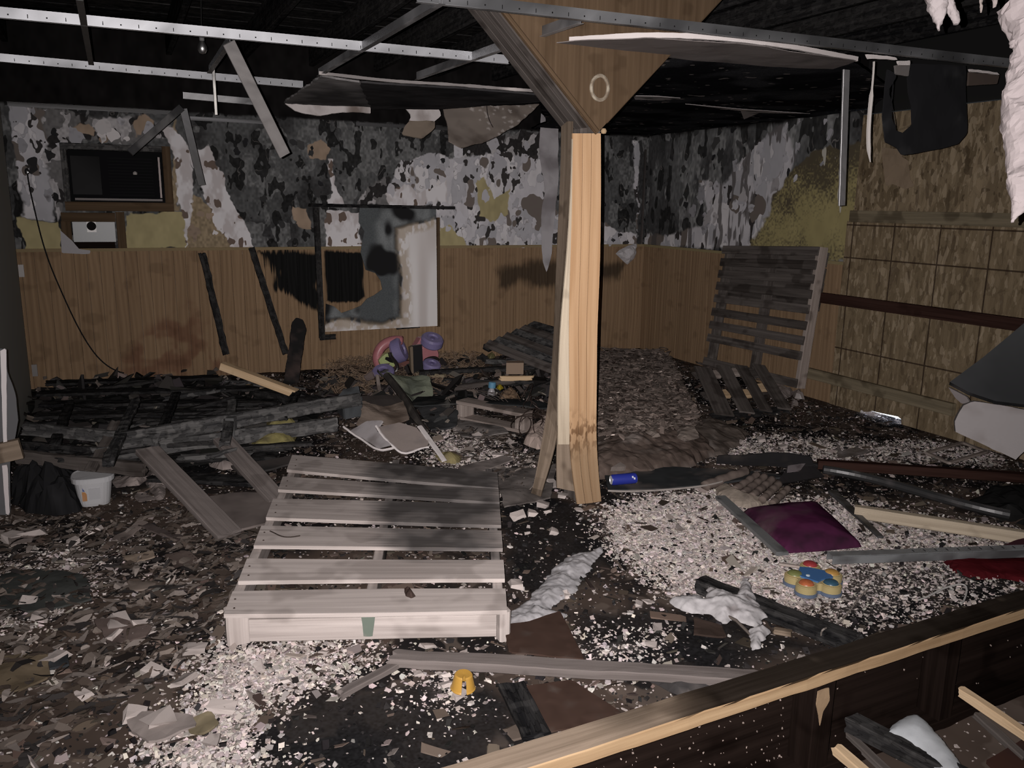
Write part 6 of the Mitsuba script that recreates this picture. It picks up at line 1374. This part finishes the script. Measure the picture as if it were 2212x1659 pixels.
heap('ash_ledge', [(1525, 795), (1600, 772), (1660, 770), (1715, 800), (1700, 825), (1600, 812)], .05, (.12, .10, .092), 'brown ash banked against the foot of the leaning pallet', 'ash', dirt=(.20, .175, .16), amt=.35, s=14, rag=.03, step=.03, rough=.03, z=.03, kind='stuff')
sp = thing('pallet_piece', 'small slatted piece of pallet with pale blocks, tilted beside the mattress', 'pallet piece')
sTL, sTR, sBL, sBR = Z(1502, 797, .28), Z(1648, 790, .26), Z(1548, 900, .03), Z(1706, 884, .03)
n2 = unit(np.cross(sTR - sTL, sBL - sTL)); n2 = n2 if n2[2] > 0 else -n2
def sq(u_, v_, d=0): return (sTL * (1 - u_) + sTR * u_) * (1 - v_) + (sBL * (1 - u_) + sBR * u_) * v_ + n2 * d
for u_, w_ in ((.10, .16), (.40, .13), (.66, .11), (.92, .12)):
    wood('slat', beam(sq(u_, 0, .01), sq(u_, 1, .01), w_, .016, up=tuple(n2), tone=7, amp=.002, k=3, rag=.006), sp)
for u_, v_, tn in ((.25, .12, 0), (.25, .55, 1), (.54, .10, 0), (.54, .58, 1), (.80, .48, 1)):
    wood('block', beam(sq(u_ - .05, v_, -.012), sq(u_ + .05, v_, -.012), .09, .03, up=tuple(n2), tone=tn if tn else 0), sp, label='pale block' if tn else None)
for v_ in (.08, .52, .95):
    wood('cross_board', beam(sq(-.02, v_, -.03), sq(1.0, v_, -.03), .09, .016, up=tuple(n2), tone=2 if v_ > .9 else 7), sp)
for pts, h, lab in (([(1660, 842), (1680, 830), (1715, 836), (1722, 848), (1700, 862), (1668, 856)], .07, 'crumpled clear plastic at the foot of the leaning pallet'), ([(1715, 846), (1745, 838), (1760, 850), (1740, 862), (1716, 860)], .06, 'pale crumpled lump right of the clear plastic'), ([(1708, 868), (1722, 864), (1726, 876), (1712, 878)], .04, 'small white lump in front of the clear plastic')):
    heap('plastic_scrap', pts, h, (.22, .19, .18), lab, 'plastic', dirt=(.12, .10, .095), amt=.4, s=22, rag=.02, step=.02, rough=.04, bsdf='satin', hs=16)
painted('film_rag', sheet([Z(1805, 998, .05), Z(1800, 960, .10), Yp(1812, 930, Z(1806, 990, .05)[1]), Z(1850, 955, .14), Z(1880, 985, .08), Z(1900, 1000, .03), Z(1860, 1000, .04), Z(1830, 975, .12)], .004, .02, .05, 7, 6, .025), (.12, .105, .10), None, 'satin', dirt=(.06, .05, .045), amt=.4, s=14, label='grey rag of plastic film behind the dark rail', cat='plastic film')
fr = thing('picture_frame', 'thin empty wooden frame on the litter below the white foam block', 'frame')
fq = zs((2002, 978, .03), (2080, 956, .03), (2130, 976, .03), (2050, 1000, .03))
for k in range(4): wood('side', beam(fq[k], fq[(k + 1) % 4], .03, .014, tone=0, amp=.001, k=2), fr)
painted('black_litter', pillow([Z(a, b, 0) for a, b in [(2100, 1080), (2140, 1058), (2220, 1055), (2260, 1110), (2200, 1130), (2120, 1110)]], .07, .05, 10, 4, .035, .05), (.014, .014, .014), None, dirt=(.04, .04, .04), amt=.2, s=14, kind='stuff', label='black charred litter at the right edge')

# ------------------------------------------------------------------ litter on the floor
rl = np.random.default_rng(11)
WP = [Polygon(q) for q in F_WHITE]
BP = [Polygon(q) for q in F_BLACK]
def density_at(x, y):
    w = .30 * 2 * nz(np.stack([x, y, 0 * x], 1), 3.0, 5, 4)
    m = np.full(len(x), .02)
    for g, k in zip(WP, F_W):
        p = shapely.points(x + .4 * w, y + .4 * w)
        d = shapely.distance(p, g.exterior) * np.where(shapely.contains(g, p), -1, 1)
        m = np.maximum(m, k * (1 - np.clip((d + .12) / .26, 0, 1)))
    for g in BP:
        p = shapely.points(x + .3 * w, y + .3 * w); m = np.where(shapely.contains(g, p), m * .4, m)
    return m
_gx, _gy = np.arange(-1.0, 5.45, .035), np.arange(1.6, 8.0, .035)
_D = density_at(*[q.ravel() for q in np.meshgrid(_gx, _gy, indexing='ij')]).reshape(len(_gx), len(_gy))
def density(x, y):
    from scipy.ndimage import map_coordinates
    return map_coordinates(_D, [(x + 1.0) / .035, (y - 1.6) / .035], order=1, mode='nearest')
def litter(n, lo, hi, aspect, flat, col, spread, name, label, dens, seed, zoff=0.0, bsdf='matte', tilt=.35, area=(-0.9, 1.70, 5.2, 7.85), near=2.4):
    r = np.random.default_rng(seed)
    x = r.uniform(area[0], area[2], n * 6); y = area[1] + (area[3] - area[1]) * r.uniform(0, 1, n * 6) ** 1.25
    d = dens(x, y); k = r.uniform(0, 1, n * 6) < d
    x, y = x[k][:n], y[k][:n]; m = len(x)
    s = lo * (hi / lo) ** (r.uniform(0, 1, m) ** near)
    S_ = np.stack([s * r.uniform(.8, aspect, m), s, s * flat * r.uniform(.6, 1.4, m)], 1)
    z = floor_z(x, y) + S_[:, 2] * .35 + zoff * r.uniform(0, 1, m)
    c = np.asarray(col) * (1 + spread * r.uniform(-1, 1, (m, 1))) * (1 + .06 * r.uniform(-1, 1, (m, 3)))
    V, F, C = bits(np.stack([x, y, z], 1), S_, np.clip(c, 0, 1), r, tilt)
    painted(name, (V, F), C, None, bsdf, kind='stuff', label=label)
def in_black(x, y):
    return np.any([shapely.contains_xy(g, x, y) for g in BP], 0)
other = lambda x, y: np.clip(.8 - density(x, y), .25, 1) * np.where(in_black(x, y), .12, 1.0)
litter(85000, .004, .017, 1.6, .40, (.50, .445, .42), .38, 'plaster_crumbs', 'pale crumbs of ceiling plaster strewn over the floor', density, 21, .008)
litter(16000, .005, .020, 1.8, .45, (.026, .024, .024), .5, 'char_crumbs', 'black crumbs of char strewn over the floor', lambda x, y: np.full(len(x), .5), 22, .010)
litter(6000, .008, .045, 2.6, .10, (.105, .080, .066), .6, 'brown_flakes', 'brown flakes of burnt board and paper strewn over the floor', other, 23, .02, tilt=.25)
litter(1900, .006, .036, 2.4, .10, (.30, .26, .245), .45, 'pale_flakes', 'pale torn flakes of wall paper and paint strewn over the floor', lambda x, y: np.clip(.10 + .4 * density(x, y) + .5 * ((x < .7) & (y < 4.6)) + .25 * ((x > 1.0) & (x < 2.4) & (y > 4)), 0, 1) * np.where(in_black(x, y), .1, 1.0), 24, .02, tilt=.3)
litter(2200, .005, .012, 9.0, .5, (.085, .07, .06), .6, 'splinters', 'thin dark splinters strewn over the floor', other, 25, .02, tilt=.12)
# curled shreds of paper and paint
def shreds(n, area, name, label, seed):
    r = np.random.default_rng(seed); V, F, C, m = [], [], [], 0
    while m < n:
        x, y = r.uniform(-.8, 2.6), r.uniform(1.9, 5.6)
        if not any(a.contains(Point(x, y)) for a in area): continue
        L, W = r.uniform(.03, .12), r.uniform(.008, .035); yaw = r.normal(.35, .7); lift = r.uniform(.1, 1.0) * L * .22; roll_ = float(np.clip(r.normal(0, .4), -.7, .7))
        a = np.array([math.cos(yaw), math.sin(yaw), 0]); s_ = np.array([-a[1], a[0], math.tan(roll_) * .5]); t = np.linspace(-.5, .5, 6)
        w = W * (1 - .8 * (2 * np.abs(t)) ** r.uniform(1, 4)) * r.uniform(.7, 1.2, 6)
        ctr = np.array([x, y, .012]) + np.outer(t * L, a) + np.outer(lift * (4 * t * t if r.uniform() < .6 else 1 - 4 * t * t) + r.uniform(0, .006, 6), [0, 0, 1.])
        P = np.vstack([ctr - w[:, None] / 2 * s_, ctr + w[:, None] / 2 * s_]); P[:, 2] = np.maximum(P[:, 2], .004)
        i = np.arange(5); V.append(np.vstack([P, P - [0, 0, .0015]])); k = len(V) - 1
        f = np.vstack([np.stack([i, i + 1, i + 7], 1), np.stack([i, i + 7, i + 6], 1)]); F.append(np.vstack([f, f[:, ::-1] + 12]) + 24 * k)
        c = np.array([(.25, .215, .195), (.085, .066, .055), (.13, .108, .094), (.04, .036, .035), (.18, .150, .130)][r.choice(5, p=[.22, .28, .22, .18, .10])]) * r.uniform(.6, 1.3)
        C.append(np.tile(c, (24, 1))); m += 1
    painted(name, (np.vstack(V), np.vstack(F)), np.clip(np.vstack(C), 0, 1), None, kind='stuff', label=label)
shreds(1400, [Polygon(zpoly([(-60, 1130), (480, 1100), (560, 1180), (500, 1330), (420, 1430), (200, 1560), (60, 1659), (-100, 1659)])), Polygon(zpoly([(960, 900), (1190, 990), (1150, 1080), (1000, 1000)]))], 'paper_shreds', 'curled shreds of burnt paper and paint left of the front pallet', 41)
# black and grey lumps of burnt timber and board heaped in the middle and on the left
mid_p = Polygon(zpoly([(640, 900), (700, 850), (900, 800), (1190, 780), (1195, 900), (1000, 900), (960, 960), (760, 900)]))
left_p = Polygon(zpoly([(60, 850), (480, 815), (690, 890), (600, 990), (330, 1010), (60, 1000)]))
lump = lambda x, y: np.where(shapely.contains_xy(mid_p, x, y) | shapely.contains_xy(left_p, x, y), 1.0, 0.0)
litter(700, .02, .10, 3.2, .30, (.040, .037, .036), .7, 'burnt_lumps', 'lumps of charred board heaped over the middle of the floor', lump, 26, .14, tilt=.5, area=(-.9, 4.4, 3.6, 7.8), near=1.6)
litter(420, .015, .07, 2.4, .20, (.16, .135, .12), .5, 'grey_lumps', 'grey-brown scraps of board among the burnt lumps', lump, 27, .15, tilt=.5, area=(-.9, 4.4, 3.6, 7.8), near=1.6)
# the larger pieces, one by one
big_spots = [(1113, 1262, .045), (1196, 1146, .04), (1185, 1105, .035), (1140, 1152, .03), (1220, 1283, .03), (1225, 1285, .03), (1422, 1358, .03), (1408, 1392, .03), (1380, 1305, .03), (1400, 1300, .028), (1733, 1423, .028), (1745, 1428, .03), (962, 1458, .03), (905, 1455, .028), (990, 1500, .034), (965, 1478, .03), (1000, 1412, .03), (925, 1395, .035), (1118, 1112, .05), (1150, 1108, .04), (1175, 1090, .05), (1215, 1070, .05), (1195, 1045, .05), (1250, 1100, .03),
             (1010, 992, .05), (1035, 1000, .05), (1075, 985, .06), (990, 930, .06), (1030, 942, .05), (1100, 955, .045), (975, 918, .05), (1560, 940, .05), (1600, 955, .045), (1645, 948, .05), (1500, 968, .05), (1690, 965, .04), (1330, 985, .09), (1370, 988, .09), (1418, 985, .09), (260, 1345, .07), (310, 1352, .06), (245, 1372, .05), (90, 1330, .05), (60, 1300, .06), (420, 1400, .05), (330, 1450, .05), (395, 1470, .05), (480, 1530, .045), (290, 1545, .06), (340, 1560, .07), (180, 1500, .05), (120, 1420, .06), (30, 1160, .07), (70, 1155, .07), (160, 1170, .05), (205, 1145, .05), (460, 1600, .04), (620, 1470, .03), (700, 1410, .03), (560, 1440, .03)]
REGION = [(lambda a, b: b > 1380 and a < 800, 'pale chunk of broken plaster on the crumbs left of the low wall', 'plaster chunks in front of the pallet'), (lambda a, b: a < 500, 'pale chunk of broken plaster among the flakes left of the front pallet', 'plaster chunks left of the pallet'),
          (lambda a, b: b > 1380 and a < 1060, 'pale chunk of broken plaster near the yellow cup', 'plaster chunks near the cup'), (lambda a, b: b < 1020 and a < 1120, 'pale chunk of broken plaster behind the front pallet', 'plaster chunks behind the pallet'),
          (lambda a, b: b < 1115 and a < 1260, 'pale chunk of broken plaster at the foot of the post', 'plaster chunks at the post foot'), (lambda a, b: b < 1020, 'pale chunk of broken plaster near the burnt mattress', 'plaster chunks near the mattress'),
          (lambda a, b: a < 1260, 'pale chunk of broken plaster on the black patch right of the front pallet', 'plaster chunks on the black patch'), (lambda a, b: True, 'pale chunk of broken plaster near the branching rag of insulation', 'plaster chunks near the rag')]
for k, (a, b, s) in enumerate(big_spots):
    _, lab_, grp_ = next(q for q in REGION if q[0](a, b))
    c = Z(a, b, s * .22); r = np.random.default_rng(100 + k)
    V, F, C = bits(c[None], np.array([[s * r.uniform(1, 1.5), s, s * .4]]), np.array([[.47, .415, .39]]) * r.uniform(.7, 1.15), r, .2)
    m = trimesh.Trimesh(V, F, process=False).subdivide(); V2 = np.array(m.vertices); V2 = V2 + .18 * s * np.stack([nz(V2, 1.4 / s, k, 2), nz(V2, 1.4 / s, k + 1, 2), nz(V2, 1.4 / s, k + 2, 2)], 1)
    painted('plaster_chunk', (V2, np.array(m.faces)), C[0], None, dirt=(.13, .11, .10), amt=.25, s=2 / s, seed=k, label=lab_, cat='plaster chunk', group=grp_)
# flat scraps and laths lying about on the left
scr = [([(20, 1150, .02), (100, 1135, .03), (66, 1170, .02), (18, 1178, .02)], (.22, .185, .17), 'pale scrap of board at the left edge below the broken wallboard'),
       ([(240, 1162, .02), (300, 1125, .04), (318, 1128, .04), (262, 1168, .02)], (.20, .165, .15), 'long pale strip of paper left of the wide sloping plank'),
       ([(300, 1128, .03), (395, 1155, .02), (388, 1166, .02), (296, 1140, .03)], (.10, .08, .075), 'brown strip of board beside the long pale strip'),
       ([(0, 1240, .02), (60, 1225, .02), (180, 1240, .02), (200, 1290, .02), (60, 1320, .02), (0, 1310, .02)], (.055, .058, .055), 'dark smooth sheet on the floor at the left edge'),
       ([(205, 1345, .02), (260, 1335, .03), (325, 1352, .03), (318, 1372, .02), (275, 1385, .02), (235, 1390, .02)], (.13, .10, .09), 'brown crumpled card left of the front pallet'),
       ([(-20, 1412, .02), (103, 1402, .02), (108, 1452, .02), (40, 1495, .02), (-20, 1500, .02)], (.16, .125, .085), 'tan board lying at the left edge in front'),
       ([(103, 1405, .02), (148, 1406, .02), (150, 1432, .02), (108, 1440, .02)], (.05, .055, .06), 'blue-grey scrap beside the tan board'),
       ([(270, 1540, .02), (330, 1528, .03), (420, 1545, .03), (425, 1570, .02), (330, 1600, .02), (285, 1580, .02)], (.26, .225, .21), 'crumpled pale paper near the bottom left'),
       ([(400, 1548, .03), (455, 1535, .03), (478, 1560, .03), (440, 1590, .02), (405, 1580, .02)], (.24, .20, .13), 'yellowish crumpled paper near the bottom left'),
       ([(355, 1195, .02), (410, 1190, .03), (430, 1210, .02), (380, 1230, .02)], (.11, .085, .075), 'brown scrap of board in the flakes left of the pallet'),
       ([(260, 1200, .03), (330, 1188, .03), (332, 1200, .03), (280, 1215, .02)], (.24, .19, .15), 'tan torn paper in the flakes left of the pallet'),
       ([(275, 1258, .02), (340, 1255, .03), (332, 1270, .02), (280, 1275, .02)], (.22, .18, .155), 'pale torn paper in the flakes left of the pallet'),
       ([(1500, 1330, .02), (1560, 1345, .02), (1570, 1372, .02), (1500, 1370, .02)], (.07, .05, .042), 'dark brown scrap below the branching rag of insulation'),
       ([(985, 1010, .03), (1090, 985, .05), (1110, 992, .05), (1010, 1030, .02)], (.19, .165, .155), 'broken grey sheet with a pale edge behind the front pallet'),
       ([(1060, 1010, .02), (1180, 1010, .03), (1200, 1000, .03), (1190, 1075, .02), (1090, 1095, .02)], (.17, .15, .14), 'crumbling grey board beside the post foot'),
       ([(960, 905, .02), (1080, 915, .03), (1100, 935, .02), (1000, 945, .02)], (.21, .19, .18), 'pale crumbled sheet in front of the pallet end')]
for k, (pts, col, lab) in enumerate(scr):
    P3 = zs(*pts); O_, A_, B_, _ = frame_of(P3)
    if np.cross(A_, B_)[2] < 0: P3 = P3[::-1]
    painted('flat_scrap', sheet(P3, .008, .018, .02, 6, k, .03), col, None, dirt=np.array(col) * .45, amt=.4, s=10, seed=k, speck=.3, label=lab, cat='scrap')
